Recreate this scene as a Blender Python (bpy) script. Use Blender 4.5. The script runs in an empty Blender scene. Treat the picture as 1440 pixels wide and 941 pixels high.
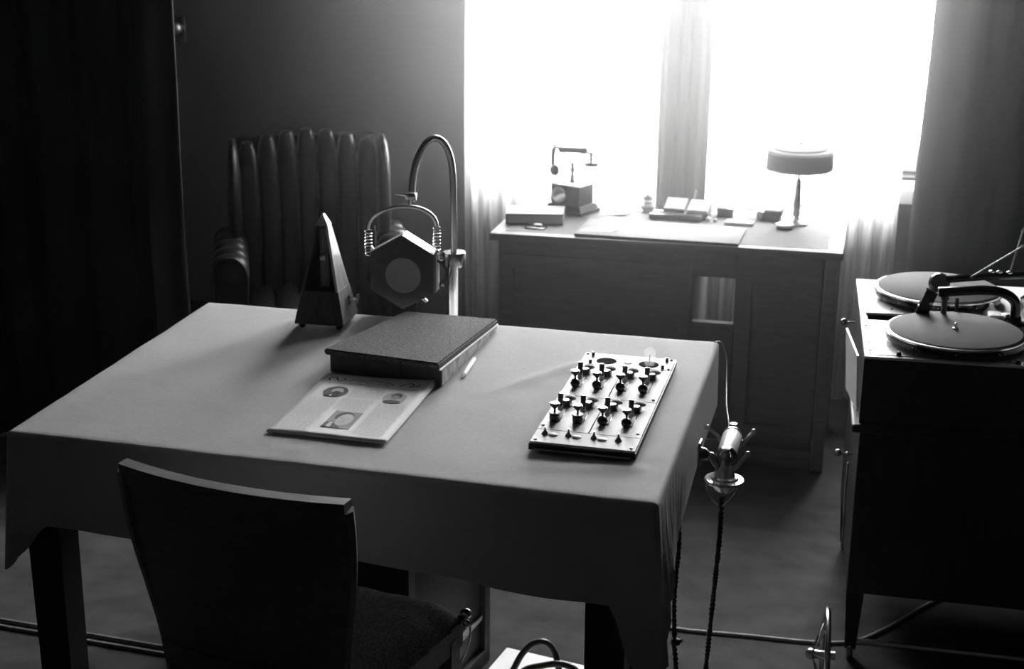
import bpy, bmesh, math, random
from mathutils import Vector, Matrix, Euler, noise as mnoise
random.seed(7)
R_ = math.radians
sc = bpy.context.scene
COL = sc.collection

# ------------------------------------------------------------------ camera
cd = bpy.data.cameras.new('camera'); cam = bpy.data.objects.new('camera', cd); COL.objects.link(cam)
cd.sensor_width = 36.0; cd.sensor_fit = 'HORIZONTAL'
cd.lens = 52.2666; cd.shift_x = 0.12505; cd.shift_y = 0.01013
m3 = Matrix(((0.949454, -0.079916, 0.303564), (0.313416, 0.295394, -0.902504), (-0.017546, 0.952027, 0.305510)))
cam.matrix_world = Matrix.Translation((0, 0, 1.8)) @ m3.to_4x4()
cd.clip_start = 0.05; cd.clip_end = 100
cd.dof.use_dof = True; cd.dof.focus_distance = 2.75; cd.dof.aperture_fstop = 6.5
sc.camera = cam

# ------------------------------------------------------------------ daylight (overcast sky) and exposure
w = bpy.data.worlds.new('overcast_sky'); sc.world = w; w.use_nodes = True
bgn = w.node_tree.nodes['Background']
bgn.inputs['Color'].default_value = (1, 1, 1, 1); bgn.inputs['Strength'].default_value = 1.0
WIN = [(-1.40, -0.76), (-0.50, 0.24)]          # window openings (x0, x1)
WZ0, WZ1, WALLY = 0.755, 2.72, 5.35
for i, (a, b) in enumerate(WIN):               # sky portals in the two window openings
    l = bpy.data.lights.new('window_portal', 'AREA'); l.shape = 'RECTANGLE'
    l.size = b - a + 0.02; l.size_y = WZ1 - WZ0 + 0.02; l.cycles.is_portal = True
    o = bpy.data.objects.new('window_portal', l); COL.objects.link(o)
    o.location = ((a + b) / 2, WALLY + 0.22, (WZ0 + WZ1) / 2); o.rotation_euler = (R_(-90), 0, 0)
vs = sc.view_settings
vs.view_transform = 'Standard'; vs.look = 'None'; vs.gamma = 1.0; vs.use_curve_mapping = False
vs.exposure = 6.2
GLOW_D, GLOW_0, GLOW_G = .52, .0010, .10          # added volume in place of lens glare: density by the windows, through the room, forward scatter
try:
    sc.cycles.max_bounces = 10; sc.cycles.diffuse_bounces = 5; sc.cycles.transparent_max_bounces = 16
    sc.cycles.volume_bounces = 1; sc.cycles.sample_clamp_indirect = 0.6
    sc.cycles.caustics_reflective = False; sc.cycles.caustics_refractive = False
except Exception: pass

# ------------------------------------------------------------------ materials
MAT = {}
def mat(name, c, rough=0.6, metal=0.0, var=0.0, scale=20, bump=0.0, bscale=None, stretch=None, spec=0.5, dist=0.002):
    m = bpy.data.materials.new(name); m.use_nodes = True; nt = m.node_tree; N = nt.nodes; L = nt.links
    b = N['Principled BSDF']
    b.inputs['Base Color'].default_value = (c, c, c, 1); b.inputs['Roughness'].default_value = rough
    b.inputs['Metallic'].default_value = metal; b.inputs['Specular IOR Level'].default_value = spec
    if var > 0 or bump > 0:
        tc = N.new('ShaderNodeTexCoord'); src = tc.outputs['Object']
        if stretch:
            mp = N.new('ShaderNodeMapping'); mp.inputs['Scale'].default_value = stretch
            L.new(src, mp.inputs['Vector']); src = mp.outputs['Vector']
    if var > 0:
        n = N.new('ShaderNodeTexNoise'); n.inputs['Scale'].default_value = scale; n.inputs['Detail'].default_value = 5
        L.new(src, n.inputs['Vector'])
        r = N.new('ShaderNodeValToRGB'); lo = max(0, c * (1 - var)); hi = min(1, c * (1 + var))
        r.color_ramp.elements[0].position = .3; r.color_ramp.elements[1].position = .7
        r.color_ramp.elements[0].color = (lo, lo, lo, 1); r.color_ramp.elements[1].color = (hi, hi, hi, 1)
        L.new(n.outputs['Fac'], r.inputs['Fac']); L.new(r.outputs['Color'], b.inputs['Base Color'])
    if bump > 0:
        n2 = N.new('ShaderNodeTexNoise'); n2.inputs['Scale'].default_value = bscale or scale * 4; n2.inputs['Detail'].default_value = 3
        L.new(src, n2.inputs['Vector'])
        bp = N.new('ShaderNodeBump'); bp.inputs['Strength'].default_value = bump; bp.inputs['Distance'].default_value = dist
        L.new(n2.outputs['Fac'], bp.inputs['Height']); L.new(bp.outputs['Normal'], b.inputs['Normal'])
    MAT[name] = m; return m
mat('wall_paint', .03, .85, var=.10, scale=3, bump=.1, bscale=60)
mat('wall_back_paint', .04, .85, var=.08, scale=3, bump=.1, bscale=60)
mat('white_paint', .75, .4)
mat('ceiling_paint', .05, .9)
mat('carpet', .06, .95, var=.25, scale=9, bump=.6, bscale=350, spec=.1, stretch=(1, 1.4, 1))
mat('carpet_edge', .16, .9, var=.3, scale=60, spec=.1)
mat('tablecloth', .44, .85, var=.05, scale=90, bump=.25, bscale=700, spec=.15)
mat('dark_wood', .018, .45, var=.35, scale=14, stretch=(1, 8, 8), bump=.05, spec=.3)
mat('dark_wood_v', .018, .45, spec=.3, var=.35, scale=14, stretch=(8, 8, 1), bump=.05)
mat('chair_wood', .15, .45, var=.25, scale=20, stretch=(1, 9, 9))
mat('desk_wood', .18, .5, var=.14, scale=12, stretch=(1, 8, 8))
mat('desk_top', .20, .55, spec=.2, var=.12, scale=10, stretch=(1, 8, 8))
mat('plush', .15, .95, var=.6, scale=240, bump=1.0, bscale=420, spec=.1, dist=.004)
mat('leather', .008, .38, var=.2, scale=30, bump=.15, bscale=200, spec=.15)
mat('felt', .13, .95, var=.7, scale=330, bump=.6, bscale=400, spec=.1)
mat('felt_edge', .05, .95)
mat('grey_board', .10, .8, var=.2, scale=40)
mat('marbled', .42, .5, var=.5, scale=45)
mat('paper', .90, .8, var=.05, scale=12)
mat('paper_white', .75, .7)
mat('desk_inlay', .15, .8, var=.05, scale=30, spec=.1)
mat('blotter', .20, .85, spec=.1, var=.05, scale=30)
mat('desk_paper', .34, .8, spec=.1)
mat('paper_cream', .55, .75, var=.05, scale=30)
mat('portrait_skin', .58, .8); mat('ink', .03, .8); mat('ink_mid', .09, .8); mat('ink_light', .32, .8); mat('ink_pale', .47, .8); mat('ink_text', .66, .8)
mat('nickel', .72, .22, 1.0, var=.12, scale=30)
mat('brass_dark', .30, .25, 1.0)
mat('steel', .55, .30, 1.0, var=.1, scale=20)
mat('plate', .66, .55, .0, var=.04, scale=15, spec=.25)
mat('matte_black', .012, .95, spec=.02)
mat('cap_grey', .42, .7, spec=.2)
mat('plate_console', .66, .5, .0, var=.05, scale=12, spec=.25)
mat('bakelite', .018, .22)
mat('bakelite_grey', .12, .5)
mat('mic_stone', .05, .35, var=.2, scale=60)
mat('mic_side', .75, .3)
mat('membrane', .20, .6)
mat('ivory', .72, .3)
mat('metro_wood_lit', .50, .28, var=.3, scale=16, stretch=(7, 7, 1.2))  # metronome wood with the window light on its side put into the colour
mat('metro_wood_shade', .05, .30, var=.5, scale=16, stretch=(7, 7, 1.2))  # same wood, colour darkened to stand for the shaded front and left
mat('platter_mat', .06, .9, var=.12, scale=120, bump=.2)
mat('enamel', .008, .10, spec=.35)
mat('cord', .02, .7); mat('cable_light', .42, .5); mat('rubber', .05, .35)
mat('drape_dark', .02, .9, var=.15, scale=30, bump=.3, bscale=300, stretch=(1, 1, .2), spec=.1)
mat('porcelain', .80, .2)
mat('desk_china', .45, .4, spec=.3)
mat('box_wood', .045, .5, var=.35, scale=14, stretch=(8, 8, 1))
mat('board_white', .70, .6, var=.05, scale=12)

def trans_mat(name, col, transp, transl, stripes=0.0):
    m = bpy.data.materials.new(name); m.use_nodes = True; nt = m.node_tree; N = nt.nodes; L = nt.links
    N.remove(N['Principled BSDF']); out = N['Material Output']
    d = N.new('ShaderNodeBsdfDiffuse'); t = N.new('ShaderNodeBsdfTranslucent'); tr = N.new('ShaderNodeBsdfTransparent')
    d.inputs['Color'].default_value = (col,) * 3 + (1,); t.inputs['Color'].default_value = (col,) * 3 + (1,)
    m1 = N.new('ShaderNodeMixShader'); m1.inputs[0].default_value = transl
    L.new(d.outputs[0], m1.inputs[1]); L.new(t.outputs[0], m1.inputs[2])
    m2 = N.new('ShaderNodeMixShader'); m2.inputs[0].default_value = transp
    L.new(m1.outputs[0], m2.inputs[1]); L.new(tr.outputs[0], m2.inputs[2])
    if stripes > 0:
        tc = N.new('ShaderNodeTexCoord'); mp = N.new('ShaderNodeMapping'); mp.inputs['Scale'].default_value = (1, 0, 0)
        n = N.new('ShaderNodeTexNoise'); n.inputs['Scale'].default_value = 55; n.inputs['Detail'].default_value = 4
        mr = N.new('ShaderNodeMapRange'); mr.inputs['From Min'].default_value = .3; mr.inputs['From Max'].default_value = .7
        mr.inputs['To Min'].default_value = max(0, transp - stripes); mr.inputs['To Max'].default_value = min(1, transp + stripes)
        L.new(tc.outputs['Object'], mp.inputs['Vector']); L.new(mp.outputs['Vector'], n.inputs['Vector'])
        L.new(n.outputs['Fac'], mr.inputs['Value']); L.new(mr.outputs['Result'], m2.inputs[0])
    L.new(m2.outputs[0], out.inputs['Surface']); MAT[name] = m
trans_mat('sheer', .85, .50, .62, .14)
trans_mat('drape_mid', .16, .01, .35); trans_mat('shade', .50, .0, .45)
def glass_mat(name, refl):
    m = bpy.data.materials.new(name); m.use_nodes = True; nt = m.node_tree; N = nt.nodes; L = nt.links
    N.remove(N['Principled BSDF']); out = N['Material Output']
    tr = N.new('ShaderNodeBsdfTransparent'); g = N.new('ShaderNodeBsdfGlossy'); g.inputs['Roughness'].default_value = .03
    fr = N.new('ShaderNodeLayerWeight'); fr.inputs['Blend'].default_value = refl
    mx = N.new('ShaderNodeMixShader'); L.new(fr.outputs['Fresnel'], mx.inputs[0])
    L.new(tr.outputs[0], mx.inputs[1]); L.new(g.outputs[0], mx.inputs[2]); L.new(mx.outputs[0], out.inputs['Surface']); MAT[name] = m
glass_mat('window_glass', .12); trans_mat('bulb_glass', .9, .78, .5)

# ------------------------------------------------------------------ helpers
def box(bm, c, s, bev=0.0, rot=None, seg=2):
    mtx = Matrix.Translation(c) @ (rot.to_4x4() if rot else Matrix()) @ Matrix.Diagonal((s[0], s[1], s[2], 1))
    r = bmesh.ops.create_cube(bm, size=1.0, matrix=mtx)
    if bev > 0:
        ed = list({e for v in r['verts'] for e in v.link_edges})
        bmesh.ops.bevel(bm, geom=ed, offset=bev, segments=seg, affect='EDGES', profile=.6)
def hexa(bm, v):
    """8 verts: bottom ring (ccw) then top ring"""
    q = [bm.verts.new(p) for p in v]
    for f in ((3, 2, 1, 0), (4, 5, 6, 7), (0, 1, 5, 4), (1, 2, 6, 5), (2, 3, 7, 6), (3, 0, 4, 7)):
        bm.faces.new([q[i] for i in f])
def tube(bm, pts, r, seg=8, cap=True):
    pts = [Vector(p) for p in pts]; n = len(pts)
    rr = r if isinstance(r, (list, tuple)) else [r] * n
    tang = [(pts[min(i + 1, n - 1)] - pts[max(i - 1, 0)]).normalized() for i in range(n)]
    up = Vector((0, 0, 1)) if abs(tang[0].z) < .9 else Vector((1, 0, 0))
    nrm = tang[0].cross(up).normalized(); rings = []
    for i in range(n):
        nrm = (nrm - tang[i] * nrm.dot(tang[i])).normalized(); b = tang[i].cross(nrm)
        rings.append([bm.verts.new(pts[i] + (nrm * math.cos(2 * math.pi * k / seg) + b * math.sin(2 * math.pi * k / seg)) * rr[i]) for k in range(seg)])
    for i in range(n - 1):
        for k in range(seg):
            bm.faces.new((rings[i][k], rings[i][(k + 1) % seg], rings[i + 1][(k + 1) % seg], rings[i + 1][k]))
    if cap:
        bm.faces.new(rings[0][::-1]); bm.faces.new(rings[-1])
def lathe(bm, prof, seg=24, mtx=None):
    mtx = mtx or Matrix(); rings = []
    for r, z in prof:
        if r < 1e-6: rings.append([bm.verts.new(mtx @ Vector((0, 0, z)))])
        else: rings.append([bm.verts.new(mtx @ Vector((r * math.cos(2 * math.pi * k / seg), r * math.sin(2 * math.pi * k / seg), z))) for k in range(seg)])
    for a, b in zip(rings, rings[1:]):
        for k in range(seg):
            k2 = (k + 1) % seg
            if len(a) == 1 and len(b) == 1: continue
            if len(a) == 1: bm.faces.new((a[0], b[k2], b[k]))
            elif len(b) == 1: bm.faces.new((a[k], a[k2], b[0]))
            else: bm.faces.new((a[k], a[k2], b[k2], b[k]))
    for rg, rev in ((rings[0], True), (rings[-1], False)):
        if len(rg) > 1: bm.faces.new(rg[::-1] if rev else rg)
def prism(bm, poly, z0, z1, mtx=None):
    mtx = mtx or Matrix()
    a = [bm.verts.new(mtx @ Vector((x, y, z0))) for x, y in poly]; b = [bm.verts.new(mtx @ Vector((x, y, z1))) for x, y in poly]
    bm.faces.new(a[::-1]); bm.faces.new(b); n = len(poly)
    for i in range(n): bm.faces.new((a[i], a[(i + 1) % n], b[(i + 1) % n], b[i]))
def sphere(bm, c, r, sx=1, sy=1, sz=1, u=16, v=10):
    bmesh.ops.create_uvsphere(bm, u_segments=u, v_segments=v, radius=r, matrix=Matrix.Translation(c) @ Matrix.Diagonal((sx, sy, sz, 1)))
def grid(bm, nx, ny, fn):
    vv = [[bm.verts.new(fn(i / nx, j / ny)) for j in range(ny + 1)] for i in range(nx + 1)]
    for i in range(nx):
        for j in range(ny): bm.faces.new((vv[i][j], vv[i + 1][j], vv[i + 1][j + 1], vv[i][j + 1]))
    return vv
def smooth_path(pts, n=8):
    pts = [Vector(p) for p in pts]; out = []
    for i in range(len(pts) - 1):
        p0 = pts[max(i - 1, 0)]; p1 = pts[i]; p2 = pts[i + 1]; p3 = pts[min(i + 2, len(pts) - 1)]
        for k in range(n):
            t = k / n
            out.append(.5 * (2 * p1 + (p2 - p0) * t + (2 * p0 - 5 * p1 + 4 * p2 - p3) * t * t + (3 * p1 - p0 - 3 * p2 + p3) * t ** 3))
    out.append(pts[-1]); return out
def obj(name, bm, m, parent=None, smooth=True, ang=40):
    if callable(bm):
        f = bm; bm = bmesh.new(); f(bm)
    bmesh.ops.recalc_face_normals(bm, faces=bm.faces[:])
    me = bpy.data.meshes.new(name); bm.to_mesh(me); bm.free()
    if smooth:
        me.polygons.foreach_set('use_smooth', [True] * len(me.polygons)); me.set_sharp_from_angle(angle=R_(ang))
    me.materials.append(MAT[m]); o = bpy.data.objects.new(name, me); COL.objects.link(o)
    if parent: o.parent = parent
    return o
def tag(o, label, cat, group=None):
    o['label'] = label; o['category'] = cat
    if group: o['group'] = group
    return o
def thing(name, label, cat, loc=(0, 0, 0), rz=0.0, group=None):
    o = bpy.data.objects.new(name, None); COL.objects.link(o); o.empty_display_size = .05
    o.location = loc; o.rotation_euler = (0, 0, R_(rz)); return tag(o, label, cat, group)
def struct(name, bm, m, **k):
    o = obj(name, bm, m, **k); o['kind'] = 'structure'; return o
def share(src, parent, loc, rot=(0, 0, 0)):
    c = src.copy(); COL.objects.link(c); c.parent = parent; c.location = loc; c.rotation_euler = rot; return c
RX = lambda a: Matrix.Rotation(R_(a), 4, 'X')
RY = lambda a: Matrix.Rotation(R_(a), 4, 'Y')
RZ = lambda a: Matrix.Rotation(R_(a), 4, 'Z')
T = Matrix.Translation

# ------------------------------------------------------------------ room shell
XL, XR, YF, YB, ZC = -2.85, 2.3, -1.3, WALLY, 3.1
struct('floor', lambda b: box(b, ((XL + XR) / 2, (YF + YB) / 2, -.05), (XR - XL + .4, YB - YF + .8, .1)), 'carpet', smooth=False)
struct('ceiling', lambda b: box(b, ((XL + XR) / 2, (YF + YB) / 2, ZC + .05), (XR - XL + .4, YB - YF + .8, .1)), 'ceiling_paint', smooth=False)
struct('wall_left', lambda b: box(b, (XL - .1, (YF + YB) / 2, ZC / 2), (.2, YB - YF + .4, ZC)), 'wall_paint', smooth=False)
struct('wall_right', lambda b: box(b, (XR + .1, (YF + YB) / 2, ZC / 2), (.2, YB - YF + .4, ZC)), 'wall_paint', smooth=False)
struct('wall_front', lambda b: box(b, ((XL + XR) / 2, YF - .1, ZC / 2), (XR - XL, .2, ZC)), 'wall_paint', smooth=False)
def backwall(b):
    xs = [XL] + [v for p in WIN for v in p] + [XR]; D = .24
    for i in range(0, len(xs), 2): box(b, ((xs[i] + xs[i + 1]) / 2, YB + D / 2, ZC / 2), (xs[i + 1] - xs[i], D, ZC))
    for a, c in WIN:
        box(b, ((a + c) / 2, YB + D / 2, WZ0 / 2), (c - a, D, WZ0)); box(b, ((a + c) / 2, YB + D / 2, (WZ1 + ZC) / 2), (c - a, D, ZC - WZ1))
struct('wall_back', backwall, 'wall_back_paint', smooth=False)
for i, (a, c) in enumerate(WIN):
    root = bpy.data.objects.new('window_%d' % (i + 1), None); COL.objects.link(root); root['kind'] = 'structure'
    root.location = ((a + c) / 2, YB, WZ0); W_ = c - a; Hh = WZ1 - WZ0
    def frame(b):
        for s in (-1, 1): box(b, (s * (W_ / 2 - .025), .14, Hh / 2), (.05, .06, Hh))
        box(b, (0, .14, .04), (W_ - .1, .06, .08)); box(b, (0, .14, Hh - .025), (W_ - .1, .06, .05))
        box(b, (0, .14, Hh * .62), (W_ - .1, .05, .05))
    fr = obj('window_frame', frame, 'white_paint', root, smooth=False)
    obj('glazing_bar', lambda b: box(b, (0, .14, Hh * .35), (.04, .045, Hh * .54)), 'white_paint', root, smooth=False)
    for s in (-1, 1):
        for z0, z1 in ((.08, Hh * .62 - .025), (Hh * .62 + .025, Hh - .05)):
            x0 = s * .02 if z0 < .1 else 0
            xa, xb = sorted((x0, s * (W_ / 2 - .05)))
            obj('pane', lambda b: box(b, ((xa + xb) / 2, .145, (z0 + z1) / 2), (xb - xa, .004, z1 - z0)), 'window_glass', root, smooth=False)
    obj('window_sill', lambda b: box(b, (0, -.085, -.035), (W_ + .02, .17, .05), .008), 'white_paint', root)
struct('baseboard_back', lambda b: box(b, ((XL + XR) / 2, YB - .012, .06), (XR - XL, .024, .12)), 'dark_wood', smooth=False)
def seam(b):
    for dy, h in ((0, .010), (.030, .007)):
        tube(b, [(-2.8, 2.868 + dy, .002), (-2.2, 2.862 + dy, .003), (-1.54, 2.850 + dy, .003), (-1.2, 2.846 + dy, .002)], .006, 6)
struct('trim_1', seam, 'carpet_edge')
obj('knob_plate', lambda b: box(b, (-2.600, YB - .006, 1.215), (.03, .010, .10), .003), 'brass_dark', bpy.data.objects['wall_back'])
obj('knob', lambda b: (tube(b, [(-2.600, YB - .01, 1.225), (-2.600, YB - .05, 1.225)], .008, 10), sphere(b, (-2.600, YB - .06, 1.225), .022)), 'steel', bpy.data.objects['wall_back'])

# ------------------------------------------------------------------ curtains
def drape(name, x0, x1, y, z0, z1, amp, wl, m, label, cat, lean=0.0, thick=0.0, ph=0.0, group=None):
    def f(b):
        n = max(24, int((x1 - x0) / wl * 10))
        def fn(u, v):
            x = x0 + (x1 - x0) * u; z = z0 + (z1 - z0) * v
            k = 1 - .25 * v
            off = amp * k * (math.sin(2 * math.pi * x / wl + ph + .5 * math.sin(7 * x)) + .45 * math.sin(2 * math.pi * x / (wl * .43) + 1.3 * ph + .4 * math.sin(3 * z)))
            return (x + lean * (1 - v) + .15 * amp * math.sin(5 * z + 9 * x), y + off, z)
        grid(b, n, 12, fn)
    o = obj(name, f, m, ang=80)
    if thick:
        md = o.modifiers.new('thickness', 'SOLIDIFY'); md.thickness = thick
    return tag(o, label, cat, group)
SY = 5.07
drape('sheer_curtain', -1.385, -.655, SY, .03, 2.82, .014, .055, 'sheer', 'white sheer pleated curtain over the left window behind the telephone', 'curtain', ph=.4)
drape('sheer_curtain', -.575, .115, SY, .03, 2.82, .014, .052, 'sheer', 'white sheer pleated curtain over the right window behind the lamp', 'curtain', ph=1.9, lean=-.035)
drape('window_drape', -.70, -.535, SY - .045, .03, 2.82, .012, .05, 'drape_mid', 'narrow grey drape hanging between the two bright windows', 'curtain', thick=.004, ph=.8)
drape('heavy_curtain', .155, 1.15, SY - .06, .02, 2.82, .026, .19, 'drape_dark', 'long dark curtain at the right of the right window, behind record player', 'curtain', lean=-.03, thick=.006, ph=2.0)
drape('portiere', -2.72, -1.985, 4.0, .02, 2.82, .03, .17, 'drape_dark', 'black heavy drape at the far left of the room beside the armchair', 'curtain', thick=.006)
rod = thing('curtain_rod', 'dark curtain rod above the windows', 'curtain rod', (-.2, SY - .02, 2.83))
obj('rod', lambda b: tube(b, [(-1.35, 0, 0), (1.45, 0, 0)], .012, 10), 'dark_wood', rod)
for x in (-1.30, -.40, 1.40): obj('bracket', lambda b: tube(b, [(x, 0, 0), (x, .30, 0)], .007, 8), 'dark_wood', rod)
rod = thing('curtain_rod', 'dark rod carrying the black drape at far left', 'curtain rod', (-2.4, 4.0, 2.83))
obj('rod', lambda b: tube(b, [(-.44, 0, 0), (.46, 0, 0)], .012, 10), 'dark_wood', rod)
obj('hanger', lambda b: tube(b, [(.40, 0, 0), (.40, 0, .27)], .006, 8), 'dark_wood', rod)
# end_curtains
# ------------------------------------------------------------------ big table and its cloth
TX0, TX1, TY0, TY1, TZ = -1.518, -.291, 2.258, 3.171, .80
tb = thing('work_table', 'large table with thick square dark legs under the grey cloth', 'table', ((TX0 + TX1) / 2, (TY0 + TY1) / 2, 0))
hx, hy = (TX1 - TX0) / 2, (TY1 - TY0) / 2
obj('tabletop', lambda b: box(b, (0, 0, .775), (2 * hx - .012, 2 * hy - .012, .035), .004), 'dark_wood', tb)
def apron(b):
    for s in (-1, 1):
        box(b, (0, s * (hy - .06), .715), (2 * hx - .2, .025, .085)); box(b, (s * (hx - .06), 0, .715), (.025, 2 * hy - .2, .085))
obj('apron', apron, 'dark_wood', tb, smooth=False)
for sx, sy, ox in ((-1, -1, .018), (1, -1, .050), (-1, 1, .03), (1, 1, .14)):
    x = sx * (hx - ox - .034); y = sy * (hy - .052)
    def leg(b):
        hexa(b, [(x - .032, y - .032, 0), (x + .032, y - .032, 0), (x + .032, y + .032, 0), (x - .032, y + .032, 0),
                 (x - .036, y - .036, .757), (x + .036, y - .036, .757), (x + .036, y + .036, .757), (x - .036, y + .036, .757)])
    obj('leg', leg, 'dark_wood_v', tb, smooth=False)

def cloth_top(x, y):
    z = TZ + .0012 * mnoise.noise((x * 6, y * 6, 1.3)) + .0008 * mnoise.noise((x * 17, y * 17, 4))
    for (ax, ay, bx, by, h, wd) in ((-.56, 2.93, -.70, 2.70, .0045, .014), (-.36, 2.40, -.52, 2.36, .004, .02), (-.95, 2.32, -.93, 2.28, .003, .02)):
        d = Vector((bx - ax, by - ay)); L = d.length; d /= L; p = Vector((x - ax, y - ay)); t = max(0, min(1, p.dot(d) / L)); q = (p - d * L * t).length
        z += h * math.exp(-(q / wd) ** 2) * (1 - .6 * t)
    return z
def sstep(a, b, x):
    t = max(0, min(1, (x - a) / (b - a))); return t * t * (3 - 2 * t)
def tablecloth(b):
    rr = .010; nx, ny = 92, 70
    ix0, ix1, iy0, iy1 = TX0 + rr, TX1 - rr, TY0 + rr, TY1 - rr
    vv = grid(b, nx, ny, lambda u, v: (ix0 + (ix1 - ix0) * u, iy0 + (iy1 - iy0) * v, cloth_top(ix0 + (ix1 - ix0) * u, iy0 + (iy1 - iy0) * v)))
    # perimeter: front (left->right), right, back, left ; each entry (vert, nx, ny, side, s)
    per = []
    NC = 8
    def corner(v, a0, tagc):
        for k in range(1, NC): per.append((v, math.cos(a0 + k / NC * math.pi / 2), math.sin(a0 + k / NC * math.pi / 2), tagc, k / NC))
    for i in range(nx + 1): per.append((vv[i][0], 0, -1, 'f', i / nx))
    corner(vv[nx][0], -math.pi / 2, 'fr')
    for j in range(ny + 1): per.append((vv[nx][j], 1, 0, 'r', j / ny))
    corner(vv[nx][ny], 0, 'br')
    for i in range(nx, -1, -1): per.append((vv[i][ny], 0, 1, 'b', i / nx))
    corner(vv[0][ny], math.pi / 2, 'bl')
    for j in range(ny, -1, -1): per.append((vv[0][j], -1, 0, 'l', j / ny))
    corner(vv[0][0], math.pi, 'fl')
    rows = 16; rings = []
    for (v, nxx, nyy, sd, s) in per:
        x, y, z0 = v.co
        L = .18; A = .0; ph = 0; fl = .004
        if sd == 'f':
            L = .178 + .008 * math.sin(9 * s) + .006 * sstep(.70, .80, s) + .115 * sstep(.945, .985, s) + .07 * sstep(.06, .0, s) ; fl = .006 + .012 * sstep(.9, 1, s); A = .003; ph = 30 * s
        elif sd == 'fr': L = .178 + .006 + .115 + .01 * math.sin(math.pi * s); fl = .018 + .012 * math.sin(math.pi * s)
        elif sd == 'r':
            L = .145 + .06 * sstep(.7, .0, s) + .094 * sstep(.07, .0, s); fl = .018 * sstep(.3, 0, s) + .003
            A = .007 * sstep(.42, .05, s); ph = 150 * s + 3 * math.sin(9 * s)
        elif sd in ('br', 'bl'): L = .15 + .03 * math.sin(math.pi * s)
        elif sd == 'b': L = .15
        elif sd == 'l': L = .18 + .09 * sstep(.12, 0, s); A = .005 * sstep(.4, .05, s); ph = 110 * s
        elif sd == 'fl': L = .25 + .03 * math.sin(math.pi * s); fl = .03 * math.sin(math.pi * s)
        col = [v]
        for k in range(1, 4):
            a = k / 3 * math.pi / 2
            col.append(b.verts.new((x + nxx * rr * math.sin(a), y + nyy * rr * math.sin(a), z0 - rr * (1 - math.cos(a)))))
        for k in range(1, rows + 1):
            t = k / rows; o = rr + fl * t + A * (t ** .7) * math.sin(ph + 1.2 * t)
            col.append(b.verts.new((x + nxx * o, y + nyy * o, z0 - rr - (L - rr) * t)))
        rings.append(col)
    n = len(rings)
    for i in range(n):
        a, c = rings[i], rings[(i + 1) % n]
        for k in range(len(a) - 1):
            f = [a[k], a[k + 1], c[k + 1], c[k]]
            if a[k] is c[k]: f = [a[k], a[k + 1], c[k + 1]]
            b.faces.new(f)
tag(obj('tablecloth', tablecloth, 'tablecloth', ang=70), 'plain grey cloth draped over the large table, its corner hanging low at right', 'tablecloth')

# ------------------------------------------------------------------ wooden chair in front of the table
ch = thing('wooden_chair', 'dark wooden chair with solid curved back and plush seat pushed up to table', 'chair', (-.939, 2.002, 0), -7.4)
def bw(z): return .170 + .036 * sstep(.50, .80, z)             # half width of the back
def by(x, z, h=.21): return -.030 * (1 - (x / .22) ** 2) + .075 * (1 - min(1, max(0, (z - .30) / .57)))
def backpanel(z0, z1, th, ext=0.0, out=0.0):
    def f(b):
        def front(u, v):
            z = z0 + (z1 - z0) * v; x = (2 * u - 1) * (bw(z) + ext); return (x, by(x, z) - out, z)
        def rear(u, v):
            p = front(u, v); return (p[0], p[1] + th, p[2])
        a = grid(b, 16, 10, front); c = grid(b, 16, 10, rear)
        edge = [(i, 0) for i in range(17)] + [(16, j) for j in range(1, 11)] + [(i, 10) for i in range(15, -1, -1)] + [(0, j) for j in range(9, 0, -1)]
        for k in range(len(edge)):
            p, q = edge[k], edge[(k + 1) % len(edge)]
            b.faces.new((a[p[0]][p[1]], a[q[0]][q[1]], c[q[0]][q[1]], c[p[0]][p[1]]))
    return f
obj('backrest', backpanel(.53, .845, .018), 'chair_wood', ch)
obj('top_rail', backpanel(.835, .870, .026, .004, .004), 'chair_wood', ch)
obj('lower_rail', backpanel(.49, .535, .026, .0, .006), 'chair_wood', ch)
for s in (-1, 1):
    def rleg(b):
        pts = [(s * (bw(z) - .004), by(.2, z) + .010, z) for z in (.855, .80, .72, .64, .56, .48, .40)] + [(s * .170, .075, .22), (s * .170, .035, 0)]
        tube(b, smooth_path(pts, 4), .017, 8)
    obj('rear_leg', rleg, 'chair_wood', ch)
    obj('front_leg', lambda b: hexa(b, [(s * .185 - .015, .425, 0), (s * .185 + .015, .425, 0), (s * .185 + .015, .455, 0), (s * .185 - .015, .455, 0), (s * .185 - .021, .418, .41), (s * .185 + .021, .418, .41), (s * .185 + .021, .460, .41), (s * .185 - .021, .460, .41)]), 'chair_wood', ch, smooth=False)
obj('seat_frame', lambda b: hexa(b, [(-.175, .075, .385), (.175, .075, .385), (.208, .468, .385), (-.208, .468, .385), (-.175, .075, .440), (.175, .075, .440), (.208, .468, .440), (-.208, .468, .440)]), 'chair_wood', ch, smooth=False)
def cushion(b):
    def fn(u, v):
        y = .07 + .405 * v; hw = .176 + .036 * v; x = (2 * u - 1) * hw
        e = min(1, 9 * min(u, 1 - u)) ** .5 * min(1, 9 * min(v, 1 - v)) ** .5
        return (x, y, .441 + .042 * e + .006 * math.sin(math.pi * u) * math.sin(math.pi * v) + .003 * mnoise.noise((x * 25, y * 25, 2)))
    grid(b, 26, 26, fn)
obj('seat_cushion', cushion, 'plush', ch, ang=80)
st0 = obj('upholstery_nail', lambda b: sphere(b, (0, 0, 0), .0035, u=8, v=5), 'nickel', ch)
st0.location = (.178, .11, .437)
for k in range(1, 9): share(st0, ch, (.178 + .0315 * k / 8, .11 + .345 * k / 8, .437))
for k in range(8): share(st0, ch, (-.19 + .38 * k / 7, .471, .437))
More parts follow.
